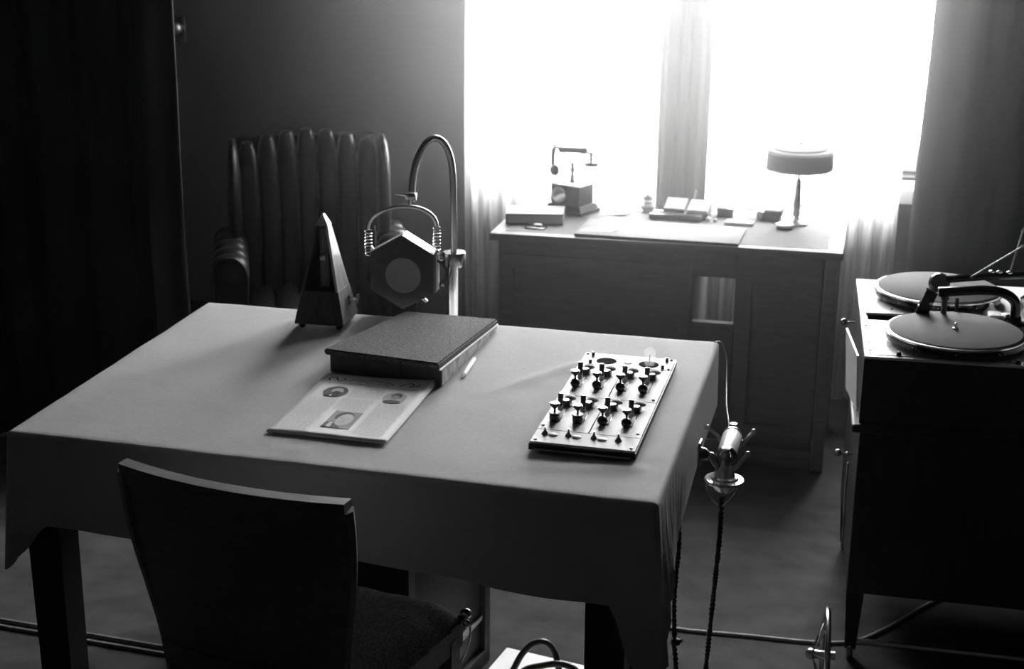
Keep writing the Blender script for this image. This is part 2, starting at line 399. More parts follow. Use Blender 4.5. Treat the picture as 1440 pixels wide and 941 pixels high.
def tassel(b):
    sphere(b, (.213, .470, .452), .012, 1, 1, .8); sphere(b, (.218, .462, .436), .008)
    tube(b, smooth_path([(.214, .472, .450), (.222, .470, .42), (.219, .466, .385), (.207, .458, .352)], 5), .0018, 6)
obj('corner_ornament', tassel, 'nickel', ch)

# ------------------------------------------------------------------ metronome
me = thing('metronome', 'wooden pyramid metronome with open front and winding key on the table', 'metronome', (-1.172, 3.072, .802), 3)
MB, MD, MH, MT = .058, .058, .246, .011
def mw(z): return MB + (MT - MB) * (z - .012) / (MH - .012)
def frustum(b, z0, z1, f=1.0, dy=0):
    a, c = mw(z0) * f, mw(z1) * f
    hexa(b, [(-a, -a, z0), (a, -a, z0), (a, a, z0), (-a, a, z0), (-c, -c, z1), (c, -c, z1), (c, c, z1), (-c, c, z1)])
obj('lower_body', lambda b: frustum(b, .012, .086), 'metro_wood_shade', me, smooth=False)
def side(s):
    def f(b):
        a, c = mw(.086), mw(.232); t = .006
        hexa(b, [(s * (a - t), -a, .086), (s * a, -a, .086), (s * a, a, .086), (s * (a - t), a, .086), (s * (c - t), -c, .232), (s * c, -c, .232), (s * c, c, .232), (s * (c - t), c, .232)])
    return f
obj('side_panel', side(1), 'metro_wood_lit', me, smooth=False); obj('side_panel', side(-1), 'metro_wood_shade', me, smooth=False)  # right panel painted as lit, left panel painted as in shade
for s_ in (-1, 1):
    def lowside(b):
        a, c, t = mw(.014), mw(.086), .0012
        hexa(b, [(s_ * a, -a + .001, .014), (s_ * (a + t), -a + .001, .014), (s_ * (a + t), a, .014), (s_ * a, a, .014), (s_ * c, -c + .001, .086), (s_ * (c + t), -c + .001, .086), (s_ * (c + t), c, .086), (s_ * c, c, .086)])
    obj('lit_side_skin', lowside, 'metro_wood_lit', me, smooth=False)  # thin added sheets that carry the painted lit tone down the sides
def backp(b):
    a, c = mw(.086), mw(.232); t = .0065
    hexa(b, [(t - a, a * .1, .086), (a - t, a * .1, .086), (a - t, a, .086), (t - a, a, .086), (t - c, c * .1, .232), (c - t, c * .1, .232), (c - t, c, .232), (t - c, c, .232)])
obj('back_panel', backp, 'dark_wood_v', me, smooth=False)
obj('scale_plate', lambda b: hexa(b, [(-.011, -.000, .086), (.009, -.000, .086), (.009, .004, .086), (-.011, .004, .086), (-.009, -.0035, .226), (.008, -.0035, .226), (.008, .001, .226), (-.009, .001, .226)]), 'ink_light', me, smooth=False)
obj('pendulum', lambda b: (tube(b, [(0, -.012, .086), (0, -.010, .224)], .0016, 6), box(b, (0, -.013, .16), (.014, .006, .016), .002)), 'brass_dark', me)
obj('top_cap', lambda b: hexa(b, [(-.0150, -.0150, .232), (.0150, -.0150, .232), (.0150, .0150, .232), (-.0150, .0150, .232), (-.0015, -.006, .258), (.0015, -.006, .258), (.0015, .006, .258), (-.0015, .006, .258)]), 'metro_wood_lit', me, smooth=False)
for sx in (-1, 1):
    for sy in (-1, 1): obj('foot', lambda b: lathe(b, [(.004, 0), (.008, .004), (.008, .009), (.006, .013)], 12, T((sx * .044, sy * .044, 0))), 'dark_wood', me)
def key(b):
    tube(b, [(.050, .006, .055), (.072, .006, .060)], .0035, 8)
    lathe(b, [(.0, .0), (.012, .001), (.012, .003), (.0, .004)], 14, T((.051, .006, .055)) @ RY(80))
    for k in (-1, 1): sphere(b, (.074, .006 + k * .007, .060 + k * .004), .0065, .6, 1, 1, 10, 8)
obj('winding_key', key, 'nickel', me)

# ------------------------------------------------------------------ lectern pad, newspaper, pencil
lp = thing('lectern_box', 'low sloping reading stand with dark speckled felt top on the table', 'reading stand', (-.918, 2.70, .8025))
def lbody(b):
    hexa(b, [(-.124, .046, 0), (.124, .016, 0), (.136, .420, 0), (-.080, .420, 0), (-.124, .046, .036), (.124, .016, .038), (.136, .420, .012), (-.080, .420, .012)])
obj('body', lbody, 'grey_board', lp, smooth=False)
obj('side_face', lambda b: hexa(b, [(.1245, .017, .001), (.1265, .017, .001), (.1385, .420, .001), (.1365, .420, .001), (.1245, .017, .037), (.1265, .017, .037), (.1385, .420, .011), (.1365, .420, .011)]), 'marbled', lp, smooth=False)
def ltop(b):
    hexa(b, [(-.136, .042, .037), (.122, .006, .039), (.140, .420, .0125), (-.082, .428, .0125), (-.136, .042, .050), (.122, .006, .052), (.140, .420, .0255), (-.082, .428, .0255)])
    bmesh.ops.bevel(b, geom=b.edges[:], offset=.003, segments=2, affect='EDGES')
obj('felt_top', ltop, 'felt', lp)
obj('edge_strip', lambda b: tube(b, [(.125, .004, .0385), (.140, .420, .0122)], .0022, 6), 'paper_white', lp)

PX0, PX1, PY0, PY1 = -1.036, -.805, 2.383, 2.710
def pz(x, y):
    v = (y - PY0) / (PY1 - PY0); u = (x - PX0) / (PX1 - PX0)
    return .8050 + .011 * v * v * (.35 + .65 * u) + .003 * (1 - v) ** 2 * u + .0012 * math.sin(5 * u + 2 * v)
npb = thing('newspaper', 'folded illustrated newspaper with three printed portraits lying before the reading stand', 'newspaper', (0, 0, 0))
def sheets(dz, dx, dy):
    return lambda b: grid(b, 14, 18, lambda u, v: (PX0 + dx + (PX1 - PX0) * u, PY0 + dy + (PY1 - PY0) * v, .8025 + (pz(PX0 + (PX1 - PX0) * u, PY0 + (PY1 - PY0) * v) - .8025) * dz))
for k, (dz, dx, dy) in enumerate(((1, 0, 0), (.62, .0025, -.0012), (.25, .001, .0015))):
    o = obj('front_page' if k == 0 else 'inner_page', sheets(dz, dx, dy), 'paper', npb, ang=80)
    md = o.modifiers.new('thickness', 'SOLIDIFY'); md.thickness = .0006; md.offset = 0
def decal(b, pts, e):
    pts = [(x, y - .026 * ((y - PY0) / (PY1 - PY0)) ** 2) for x, y in pts]
    b.faces.new([b.verts.new((x, y, pz(x, y) + e)) for x, y in pts])
def ell(cx, cy, rx, ry, n=24, a0=0, a1=360, rot=0):
    out = []
    for k in range(n + (0 if a1 - a0 == 360 else 1)):
        a = R_(a0 + (a1 - a0) * k / n); x, y = rx * math.cos(a), ry * math.sin(a); c, s = math.cos(R_(rot)), math.sin(R_(rot))
        out.append((cx + x * c - y * s, cy + x * s + y * c))
    return out
def printed(name, polys, m, e):
    def f(b):
        for p in polys: decal(b, p, e)
    return obj(name, f, m, npb, smooth=False)
e0 = .0009
OV1, OV2, SQ = (-.982, 2.628), (-.857, 2.621), (-.917, 2.474)
printed('portrait_ground', [ell(*OV1, .0245, .034)], 'ink_mid', e0)
printed('portrait_ground', [ell(*OV2, .0235, .033)], 'ink_pale', e0)
printed('portrait_ground', [[(SQ[0] - .0275, SQ[1] - .047), (SQ[0] + .0275, SQ[1] - .047), (SQ[0] + .0275, SQ[1] + .047), (SQ[0] - .0275, SQ[1] + .047)]], 'ink_light', e0)
# shoulders, heads, hair as flat print
x, y = OV1
printed('portrait_print', [ell(x + .003, y + .004, .012, .019)], 'ink_pale', e0 + .0003)
printed('portrait_print', [ell(x + .004, y - .010, .010, .012), ell(x - .001, y - .026, .017, .007)], 'ink', e0 + .0006)
printed('portrait_print', [[(x - .006, y - .031), (x + .000, y - .031), (x - .002, y - .019)]], 'paper_white', e0 + .0009)
x, y = OV2
printed('portrait_print', [ell(x, y - .023, .018, .009), ell(x + .002, y + .010, .011, .017)], 'ink_mid', e0 + .0003)
printed('portrait_print', [ell(x + .001, y + .002, .008, .012)], 'ink_light', e0 + .0006)
x, y = SQ
printed('portrait_print', [ell(x - .001, y + .016, .0175, .026), [(x - .0275, y - .047), (x + .012, y - .047), (x - .004, y - .030), (x - .018, y - .012), (x - .0275, y - .022)]], 'ink_mid', e0 + .0003)
printed('portrait_print', [ell(x + .004, y - .001, .0155, .033), [(x - .020, y - .045), (x - .010, y - .045), (x - .012, y - .020), (x - .019, y - .016)]], 'portrait_skin', e0 + .0006)
printed('portrait_print', [ell(x - .004, y + .007, .005, .003), ell(x + .011, y + .005, .004, .003), ell(x + .003, y - .016, .006, .0025), ell(x + .004, y - .003, .0025, .006)], 'ink_pale', e0 + .0009)
printed('portrait_print', [[(x - .027, y - .046), (x - .018, y - .046), (x - .021, y - .020), (x - .027, y - .028)]], 'ink_mid', e0 + .0009)
# masthead flourishes
def ribbon(pts, wd):
    pts = smooth_path([(p[0], p[1], 0) for p in pts], 6); out = []
    for i in range(len(pts) - 1):
        d = (pts[i + 1] - pts[i]); 
        if d.length < 1e-6: continue
        n = Vector((-d.y, d.x, 0)).normalized() * wd
        out.append([(pts[i].x - n.x, pts[i].y - n.y), (pts[i + 1].x - n.x, pts[i + 1].y - n.y), (pts[i + 1].x + n.x, pts[i + 1].y + n.y), (pts[i].x + n.x, pts[i].y + n.y)])
    return out
fl = []
fl += ribbon([(-1.016, 2.695), (-1.02, 2.712), (-1.008, 2.72), (-1.002, 2.705), (-.994, 2.694), (-.985, 2.708), (-.992, 2.718)], .0013)
fl += ribbon([(-.975, 2.700), (-.965, 2.712), (-.945, 2.708), (-.925, 2.716), (-.905, 2.710), (-.888, 2.704), (-.880, 2.694)], .0011)
fl += ribbon([(-.866, 2.690), (-.858, 2.704), (-.846, 2.712), (-.838, 2.700), (-.846, 2.690), (-.832, 2.694), (-.826, 2.708)], .0013)
fl += ribbon([(-1.018, 2.684), (-.97, 2.681), (-.90, 2.677), (-.828, 2.674)], .0007)
printed('masthead_ornament', fl, 'ink', e0)
rn = random.Random(3); glyphs = []
for row, (yy, xa, xb, gh) in enumerate(((2.694, -.958, -.893, .0060), (2.684, -.968, -.885, .0050))):
    x = xa
    while x < xb:                                  # strokes too small to read
        wv = rn.uniform(.0018, .004)
        glyphs.append([(x, yy), (x + wv * .4, yy), (x + wv * .5, yy + gh), (x + wv * .1, yy + gh)])
        if rn.random() < .6: glyphs.append([(x + wv * .5, yy + gh * .4), (x + wv, yy + gh * .4), (x + wv, yy + gh * .75), (x + wv * .5, yy + gh * .75)])
        x += wv + .0016
printed('masthead_lettering', glyphs, 'ink', e0)
lines = []
def textblock(x0, x1, y0, y1, pitch=.0068, h=.0022):
    yy = y1
    while yy > y0:
        x = x0
        while x < x1 - .004:
            wv = min(rn.uniform(.004, .014), x1 - x); lines.append([(x, yy - h), (x + wv, yy - h), (x + wv, yy), (x, yy)]); x += wv + .002
        yy -= pitch
textblock(-.95, -.885, 2.600, 2.668); textblock(-1.022, -.962, 2.40, 2.585); textblock(-.955, -.89, 2.53, 2.592); textblock(-.878, -.818, 2.405, 2.580)
o = printed('text_columns', lines, 'ink_text', e0); o['kind'] = 'stuff'

pc = thing('pencil', 'short pale pencil leaning on the side of the reading stand', 'pencil', (-.766, 2.775, .8035))
pd = Vector((-.004, .110, .006)); 
obj('shaft', lambda b: tube(b, [pd * .16, pd], .0046, 6), 'porcelain', pc, ang=20)
obj('tip', lambda b: tube(b, [(0, 0, .001), pd * .16], [.0008, .0046], 6), 'paper_cream', pc, ang=20)
# end_table
# ------------------------------------------------------------------ control panel on the table
CZ = .8035
cp = thing('control_panel', 'silver mixing panel with two rows of four dark-knobbed faders on the table', 'mixing panel', (-.452, 2.430, CZ), 0)
def pl(x, y): return (x + .448, y - 2.41)
obj('base_board', lambda b: box(b, (0, .265, .0060), (.192, .532, .012), .001), 'dark_wood', cp)
obj('trim_lip', lambda b: tube(b, smooth_path([(-.085, -.004, .003), (-.03, -.008, .0045), (.03, -.007, .0045), (.088, -.003, .003)], 5), .003, 6), 'nickel', cp)
def plate(x0, x1, y0, y1, holes=()):
    def f(b):
        box(b, ((x0 + x1) / 2, (y0 + y1) / 2, .0142), (x1 - x0 - .0014, y1 - y0 - .0014, .004), .0006, seg=1)
    return obj('plate', f, 'plate', cp)
ys = [0, .065, .256, .454, .530]
plate(-.095, .095, ys[0], ys[1])
for j in (1, 2):
    plate(-.095, 0, ys[j], ys[j + 1]); plate(0, .095, ys[j], ys[j + 1])
plate(-.095, .095, ys[3], ys[4])
PT = .0162
for hx_ in (-.042, .045): obj('dark_inset', lambda b: lathe(b, [(.0205, PT - .001), (.0205, PT + .0006), (.0195, PT + .0006), (.0, PT + .0003)], 28, T((hx_, .482, 0))), 'matte_black', cp)
obj('small_inset', lambda b: lathe(b, [(.0085, PT - .001), (.0085, PT + .0012), (.0065, PT + .0008), (0, PT + .0006)], 20, T((.002, .484, 0))), 'bakelite_grey', cp)
bulb = obj('glass_bulb', lambda b: lathe(b, [(.010, PT + .001), (.011, PT + .006), (.0135, PT + .016), (.0138, PT + .026), (.010, PT + .034), (.004, PT + .0375), (0, PT + .038)], 20, T((.047, .478, 0))), 'bulb_glass', cp)
obj('filament_stem', lambda b: tube(b, [(.047, .478, PT + .001), (.047, .478, PT + .024)], .0014, 6), 'ivory', bulb)
screws = []
s0 = obj('screw', lambda b: lathe(b, [(.0032, 0), (.0032, .0012), (.0022, .002), (0, .002)], 10), 'bakelite', cp); s0.location = (-.086, .012, PT)
for x, y in ((.086, .012), (-.088, .085), (.086, .085), (-.088, .240), (.086, .270), (-.088, .44), (-.088, .52), (.086, .52), (-.085, .150), (.088, .46)): share(s0, cp, (x, y, PT))
q0 = obj('terminal_block', lambda b: box(b, (0, 0, .004), (.006, .006, .008), .0008), 'bakelite', cp); q0.location = (-.075, .512, PT)
for x, y in ((-.072, .462), (.078, .512), (.076, .462)): share(q0, cp, (x, y, PT))
# one channel = mushroom push button, drum knob, lever knob on its slide rail, switch
colx = [-.065, -.022, .024, .068]
lib = {}
def part(name, builder, m, loc, rot=(0, 0, 0)):
    k = (name, m)
    if k not in lib:
        lib[k] = obj(name, builder, m, cp); lib[k].location = loc; lib[k].rotation_euler = rot; return lib[k]
    return share(lib[k], cp, loc, rot)
def sub(name, builder, m, parent):
    k = ('sub', name, m)
    if k not in lib: lib[k] = obj(name, builder, m, parent); return lib[k]
    return share(lib[k], parent, (0, 0, 0))
for rw, yb in enumerate((.220, .412)):
    for ci, x in enumerate(colx):
        pb = part('push_button', lambda b: lathe(b, [(.003, 0), (.003, .007), (.0110, .0080), (.0113, .0098), (.0090, .0125), (.004, .0142), (0, .0145)], 18), 'cap_grey', (x + .001, yb - .004, PT))
        dk = part('rotary_knob', lambda b: lathe(b, [(.0095, 0), (.0095, .002), (.0090, .003), (.0090, .012), (.0076, .0135), (0, .0132)], 18), 'bakelite', (x - .004, yb - .026, PT))
        sub('knob_skirt', lambda b: lathe(b, [(.0108, 0), (.0108, .0012), (.0100, .0016), (.0100, 0)], 18), 'cap_grey', dk)
        rl = part('slide_rail', lambda b: box(b, (0, 0, .0012), (.011, .056, .0024), .0005, seg=1), 'plate', (x - .004, yb - .075, PT))
        sub('slot', lambda b: box(b, (.0066, -.004, .0002), (.0012, .062, .0012)), 'bakelite', rl)
        lv = part('fader_lever', lambda b: (box(b, (0, 0, .0225), (.0095, .0075, .023), .0014)), 'bakelite', (x - .008, yb - .052, PT + .001))
        sub('lever_foot', lambda b: box(b, (0, -.002, .0055), (.0085, .012, .011), .0015), 'cap_grey', lv)
        yk = yb - .106
        sw = part('switch_knob', lambda b: lathe(b, [(.0020, .010), (.0020, .023), (.0055, .0270), (.0094, .0310), (.0096, .0340), (.0, .0346)], 16), 'bakelite', (x - .008, yk, PT))
        sub('cap_disc', lambda b: lathe(b, [(.0082, .0345), (.0082, .0352), (0, .0356)], 16), 'ivory', sw)
        if rw == 0 and ci < 2:
            part('switch_drum', lambda b: lathe(b, [(.0080, 0), (.0098, .003), (.0096, .012), (.0060, .015), (0, .015)], 16), 'bakelite', (x - .008, yk, PT))
            part('switch_disc', lambda b: lathe(b, [(.0112, .0150), (.0118, .0162), (.0112, .0172), (0, .0174)], 18), 'bakelite_grey', (x - .008, yk, PT))
        else:
            bl = part('switch_ball', lambda b: (sphere(b, (0, 0, .0085), .0094, u=14, v=10), lathe(b, [(.0100, .0072), (.0100, .0096)], 16)), 'bakelite', (x - .008, yk, PT))
            sub('contact_pin', lambda b: tube(b, [(-.006, -.002, .009), (-.0095, -.003, .013)], .0014, 6), 'nickel', bl)
    if rw == 0:
        for ci, x in enumerate(colx):
            part('foot_cone', lambda b: lathe(b, [(.0068, 0), (.0055, .002), (.0018, .008), (.0014, .014), (0, .014)], 14), 'steel', (x - .010, .042, PT))
            if ci < 3: part('flat_button', lambda b: lathe(b, [(.0086, 0), (.0086, .0015), (.006, .003), (0, .0034)], 16), 'ivory', (x + .005, .040, PT))

# ------------------------------------------------------------------ microphone on its floor stand
mc = thing('studio_microphone', 'hexagonal block microphone hung on springs from a curved floor stand behind table', 'microphone', (-.930, 3.30, 0))
obj('stand_base', lambda b: lathe(b, [(.085, 0), (.088, .006), (.085, .016), (.05, .030), (.028, .045), (.026, .06), (0, .06)], 36), 'brass_dark', mc)
obj('lower_tube', lambda b: tube(b, [(0, 0, .05), (0, 0, .915)], .0165, 16), 'nickel', mc)
cl = obj('clamp_collar', lambda b: lathe(b, [(.017, .895), (.027, .897), (.0275, .926), (.026, .930), (.008, .931), (0, .931)], 24), 'nickel', mc)
obj('clamp_screw', lambda b: tube(b, [(-.022, -.008, .914), (-.045, -.016, .914)], .005, 8), 'brass_dark', cl)
arm = [(0, 0, .92), (0, 0, 1.00), (-.001, 0, 1.06), (-.002, -.001, 1.115), (-.008, -.004, 1.160), (-.022, -.012, 1.193), (-.042, -.022, 1.203), (-.060, -.032, 1.190), (-.075, -.040, 1.160), (-.084, -.045, 1.125), (-.088, -.048, 1.080)]
obj('gooseneck', lambda b: tube(b, smooth_path(arm, 6), [.0078] * 61, 12), 'steel', mc)
hd = (-.108, -.050, .890)                      # block centre
def clampknot(b):
    box(b, (-.090, -.048, 1.070), (.026, .018, .016), .004); tube(b, [(-.100, -.048, 1.072), (-.128, -.052, 1.074)], [.004, .0015], 6)
    tube(b, [(-.092, -.048, 1.064), (-.094, -.048, 1.046)], .004, 8); sphere(b, (-.082, -.050, 1.062), .006)
obj('pivot_clamp', clampknot, 'nickel', mc)
yk_ = []
for k in range(25):
    a = math.pi * k / 24; yk_.append((-.1125 + .0815 * math.cos(a), -.050 + .010 * math.cos(a), .995 + .050 * math.sin(a) + .006 * math.cos(a)))
def yoke(b):
    tube(b, [(p[0], p[1], p[2]) for p in yk_], .0048, 10)
obj('yoke', yoke, 'nickel', mc)
def coil(s):
    def f(b):
        x, y = -.1125 + s * .0815, -.050 + s * .010; z1 = .992 + s * .006; z0 = z1 - .062; pts = []
        for k in range(97):
            t = k / 96; a = 2 * math.pi * 8 * t; pts.append((x + .0085 * math.cos(a), y + .0085 * math.sin(a), z1 + (z0 - z1) * t))
        tube(b, pts, .0012, 5)
        tube(b, [(x, y, z1 + .006), (x + .006, y, z1)], .0012, 5)
        if s < 0: tube(b, smooth_path([(x + .017, y, z1 + .012), (x + .0195, y, z1 - .02), (x + .019, y, z0), (x + .010, y, z0 - .012)], 4), .0012, 5)
    return f
obj('suspension_spring', coil(-1), 'nickel', mc); obj('suspension_spring', coil(1), 'nickel', mc)
HM = T(hd) @ RZ(3) @ RX(90)                    # local z -> facing the camera side
hexp = lambda r: [(r * math.sin(math.pi / 3 * k), r * math.cos(math.pi / 3 * k)) for k in range(6)]
def blk(b): prism(b, hexp(.0905), -.022, .022, HM); bmesh.ops.bevel(b, geom=b.edges[:], offset=.002, segments=1, affect='EDGES')
bk = obj('marble_block', blk, 'mic_stone', mc, ang=20)
def rim(b):
    po = hexp(.0915); pi_ = hexp(.0908)
    for z0, z1 in ((-.024, -.004), (.001, .010)):
        n = 6
        for k in range(n):
            a, c = po[k], po[(k + 1) % n]; e, g = pi_[k], pi_[(k + 1) % n]
            hexa(b, [HM @ Vector((e[0], e[1], z0)), HM @ Vector((g[0], g[1], z0)), HM @ Vector((c[0], c[1], z0)), HM @ Vector((a[0], a[1], z0)),
                     HM @ Vector((e[0], e[1], z1)), HM @ Vector((g[0], g[1], z1)), HM @ Vector((c[0], c[1], z1)), HM @ Vector((a[0], a[1], z1))])
obj('edge_band', rim, 'mic_side', bk, smooth=False)
obj('membrane', lambda b: lathe(b, [(.043, .0215), (.043, .0235), (.040, .0238), (.038, .0228), (0, .0226)], 36, HM @ T((.002, -.006, 0))), 'membrane', bk)
def lug(b):
    for s in (-1, 1): box(b, HM @ Vector((s * .076, .040, .0)), (.014, .014, .016), .003); 
    for s in (-1, 1): sphere(b, HM @ Vector((s * .080, .048, .0)), .006)
obj('spring_lug', lug, 'nickel', mc)
def mcable(b): tube(b, smooth_path([(-.040, -.045, .925), (-.022, -.04, .912), (-.012, -.03, .895), (-.016, -.02, .87), (-.03, -.022, .85), (-.024, .004, .80), (-.022, .018, .4), (-.024, .03, .06)], 6), .0035, 8)
obj('cable', mcable, 'cord', mc)
obj('terminal_clip', lambda b: (box(b, HM @ Vector((.052, -.066, .012)), (.014, .010, .005), .001, Matrix.Rotation(R_(35), 3, 'Y'))), 'nickel', mc)

# ------------------------------------------------------------------ telephone bracket and handset at the table's right side
bx_ = -.272
br = thing('telephone_bracket', 'ornate forked telephone bracket screwed to the right side of the table', 'bracket', (bx_, 2.70, .66))
obj('mounting_plate', lambda b: (box(b, (-.002, 0, .062), (.005, .030, .050), .0015), lathe(b, [(.014, 0), (.012, .008), (.008, .014), (0, .014)], 16, T((.001, 0, .060)) @ RY(90))), 'brass_dark', br)
obj('curved_arm', lambda b: tube(b, smooth_path([(.010, 0, .060), (.022, -.004, .062), (.032, -.010, .050), (.040, -.016, .034), (.050, -.018, .030)], 6), .0045, 10), 'brass_dark', br)
def crossbar(b): tube(b, [(.050, -.018, .030), (.046, .140, .034)], .005, 10); lathe(b, [(.007, 0), (.010, .006), (.006, .012), (.009, .018), (0, .022)], 14, T((.050, -.018, .012)))
obj('cross_bar', crossbar, 'brass_dark', br)
for yy in (-.002, .120):
    for s in (-1, 1):
        def horn(b):
            p = smooth_path([(.048, yy, .034), (.048 + s * .018, yy, .040), (.048 + s * .030, yy, .056), (.048 + s * (.040 if s > 0 else .050), yy, .070)], 5)
            tube(b, p, [.0056 - .0020 * k / (len(p) - 1) for k in range(len(p))], 8); sphere(b, p[-1], .0056, u=10, v=8)
        obj('fork_horn', horn, 'steel', br)
hs = thing('telephone_handset', 'nickel telephone handset with ivory grip lying in the forked bracket', 'handset', (bx_ + .048, 2.70, .66))
obj('grip', lambda b: lathe(b, [(.0175, 0), (.0185, .004), (.0185, .096), (.0175, .100)], 24, T((0, .008, .060)) @ RX(-90)), 'ivory', hs)
def ends(b):
    for y0, d in ((.008, -1), (.108, 1)):
        lathe(b, [(.019, 0), (.0200, .004), (.0185, .009), (.0135, .012), (.0120, .020), (.013, .024), (0, .026)], 20, T((0, y0, .060)) @ RX(90 if d < 0 else -90))
obj('end_ferrule', ends, 'brass_dark', hs)
def earcup(y0, k):
    def f(b):
        lathe(b, [(.009, .030), (.010, .018), (.016, .012), (.018, .004), (.020, -.003), (.026, -.005), (.0265, -.008), (.029, -.009), (.036, -.010), (.038, -.013), (.036, -.016), (.030, -.017), (.026, -.018), (.020, -.030), (.010, -.038), (0, -.040)], 28, T((0, y0, .030)))
        lathe(b, [(.0065, .030), (.011, .036), (.011, .042), (.006, .048), (.0085, .052), (.0, .056)], 16, T((0, y0, .030)))
    return f
e1 = obj('earpiece', earcup(-.014, 0), 'nickel', hs); 
obj('mouthpiece', lambda b: lathe(b, [(.007, .052), (.010, .040), (.012, .030), (.011, .022), (.020, .018), (.024, .010), (.020, .004), (0, .006)], 22, T((0, .134, .026))), 'nickel', hs)
obj('wire_guard', lambda b: (tube(b, smooth_path([(-.030, -.018, .014), (-.031, -.020, -.004), (-.020, -.022, -.024), (-.006, -.022, -.034)], 5), .0013, 6), tube(b, smooth_path([(.026, -.018, .014), (.022, -.022, -.004), (.012, -.022, -.020), (.0, -.022, -.034)], 5), .0013, 6), sphere(b, (-.031, -.02, .006), .0035, u=8, v=6), sphere(b, (.027, -.02, .006), .0045, u=8, v=6)), 'nickel', e1)
def twisted(b, path, r=.0036, pitch=.022):
    pts = smooth_path(path, 14); L = 0; out = ([], [])
    for i, p in enumerate(pts):
        if i: L += (p - pts[i - 1]).length
        a = 2 * math.pi * L / pitch
        for k in (0, 1): out[k].append(p + Vector((math.cos(a + k * math.pi), math.sin(a + k * math.pi), 0)) * r * .75)
    for o in out: tube(b, o, r, 6)
tag(obj('handset_cord', lambda b: twisted(b, [(-.226, 2.686, .640), (-.228, 2.70, .54), (-.236, 2.74, .42), (-.246, 2.79, .26), (-.252, 2.81, .14), (-.254, 2.82, .03), (-.262, 2.86, .006), (-.33, 2.95, .006)]), 'cord'), 'twisted dark cord hanging from the telephone handset to the floor', 'cord')
def cord2(b):
    twisted(b, [(-.345, 2.80, .62), (-.325, 2.80, .57), (-.316, 2.80, .48), (-.320, 2.80, .36), (-.316, 2.80, .265)])
    sphere(b, (-.313, 2.80, .256), .010, 1.1, 1, .8, 10, 8); tube(b, [(-.322, 2.80, .252), (-.300, 2.798, .262)], .004, 6)
    twisted(b, [(-.316, 2.80, .250), (-.308, 2.80, .17), (-.306, 2.80, .08), (-.310, 2.81, .012), (-.36, 2.86, .006)])
tag(obj('knotted_cord', cord2, 'cord'), 'twisted dark cord with a knot hanging beneath the right edge of table', 'cord')
tag(obj('thin_wire', lambda b: tube(b, smooth_path([(-.300, 3.150, .803), (-.286, 3.162, .800), (-.272, 3.14, .775), (-.262, 3.06, .745), (-.250, 2.95, .733), (-.236, 2.86, .730), (-.226, 2.80, .716)], 6), .0013, 6), 'cable_light'), 'thin pale wire running from the table corner down to the handset', 'wire')

# ------------------------------------------------------------------ things under the table
tag(obj('floor_cable', lambda b: tube(b, smooth_path([(-.56, 3.46, .005), (-.46, 3.36, .005), (-.382, 3.322, .005), (-.20, 3.335, .005), (-.037, 3.349, .005), (.05, 3.385, .005), (.12, 3.47, .005), (.20, 3.60, .005), (.30, 3.74, .005), (.42, 3.82, .005)], 8), .0042, 8), 'cable_light'), 'pale cable snaking over the carpet from table to the record console', 'cable')
wc = thing('wooden_case', 'upright wooden case with a framed side panel standing under the table', 'case', (-.97, 2.86, 0), -8)
obj('carcass', lambda b: box(b, (-.01, 0, .31), (.32, .44, .62), .003), 'box_wood', wc)
def sframe(b):
    for y in (-.205, .205): box(b, (.157, y, .31), (.016, .03, .62))
    box(b, (.157, 0, .605), (.016, .38, .03)); box(b, (.157, 0, .02), (.016, .38, .04))
obj('side_frame', sframe, 'box_wood', wc, smooth=False)
obj('light_rail', lambda b: box(b, (.153, .08, .125), (.010, .22, .012)), 'paper_cream', wc, smooth=False)
bd = thing('white_board', 'pale flat board lying on the floor under the table beside the case', 'board', (-.60, 2.80, 0), -9)
obj('board', lambda b: box(b, (0, 0, .012), (.37, .52, .018), .002), 'board_white', bd)
obj('batten', lambda b: box(b, (.03, 0, .0225), (.012, .50, .004)), 'ink_light', bd, smooth=False)
tag(obj('rubber_hose', lambda b: tube(b, smooth_path([(-.72, 2.86, .029), (-.697, 2.93, .040), (-.675, 2.95, .085), (-.648, 2.955, .116), (-.618, 2.955, .122), (-.598, 2.955, .095), (-.585, 2.95, .050), (-.56, 2.90, .029), (-.52, 2.86, .029)], 8), .0075, 10), 'rubber'), 'black hose arching up in a loop over the pale floor board', 'hose')
tag(obj('rubber_hose', lambda b: tube(b, smooth_path([(-.70, 2.80, .0325), (-.668, 2.90, .065), (-.62, 2.93, .078), (-.570, 2.93, .088), (-.535, 2.925, .070), (-.515, 2.90, .036), (-.49, 2.84, .0325)], 8), .0075, 10), 'rubber'), 'black hose in a flat bow across the pale floor board', 'hose')
# end_front
# ------------------------------------------------------------------ record console at the right
CT = .76
co = thing('record_console', 'dark wooden record console on legs with two turntables let into its white top', 'record player', (.013, 3.276, 0), 3.0)
CW, CDp = .80, .65
def carc(z0, z1, i=0.0): return lambda b: box(b, (CW / 2, CDp / 2, (z0 + z1) / 2), (CW - 2 * i, CDp - 2 * i, z1 - z0), .002, seg=1)
def upper(b):
    t = .018
    box(b, (CW / 2, t / 2, (.602 + CT - .006) / 2), (CW, t, CT - .006 - .602)); box(b, (CW / 2, CDp - t / 2, (.602 + CT - .006) / 2), (CW, t, CT - .006 - .602))
    box(b, (t / 2, CDp / 2, (.602 + CT - .006) / 2), (t, CDp - 2 * t, CT - .006 - .602)); box(b, (CW - t / 2, CDp / 2, (.602 + CT - .006) / 2), (t, CDp - 2 * t, CT - .006 - .602))
    box(b, (CW / 2, CDp / 2, .66), (CW - 2 * t, CDp - 2 * t, .02))
obj('upper_box', upper, 'dark_wood', co, smooth=False)
obj('moulding', lambda b: box(b, (CW / 2, CDp / 2 - .004, .592), (CW + .03, CDp + .022, .020), .007, seg=3), 'dark_wood', co)
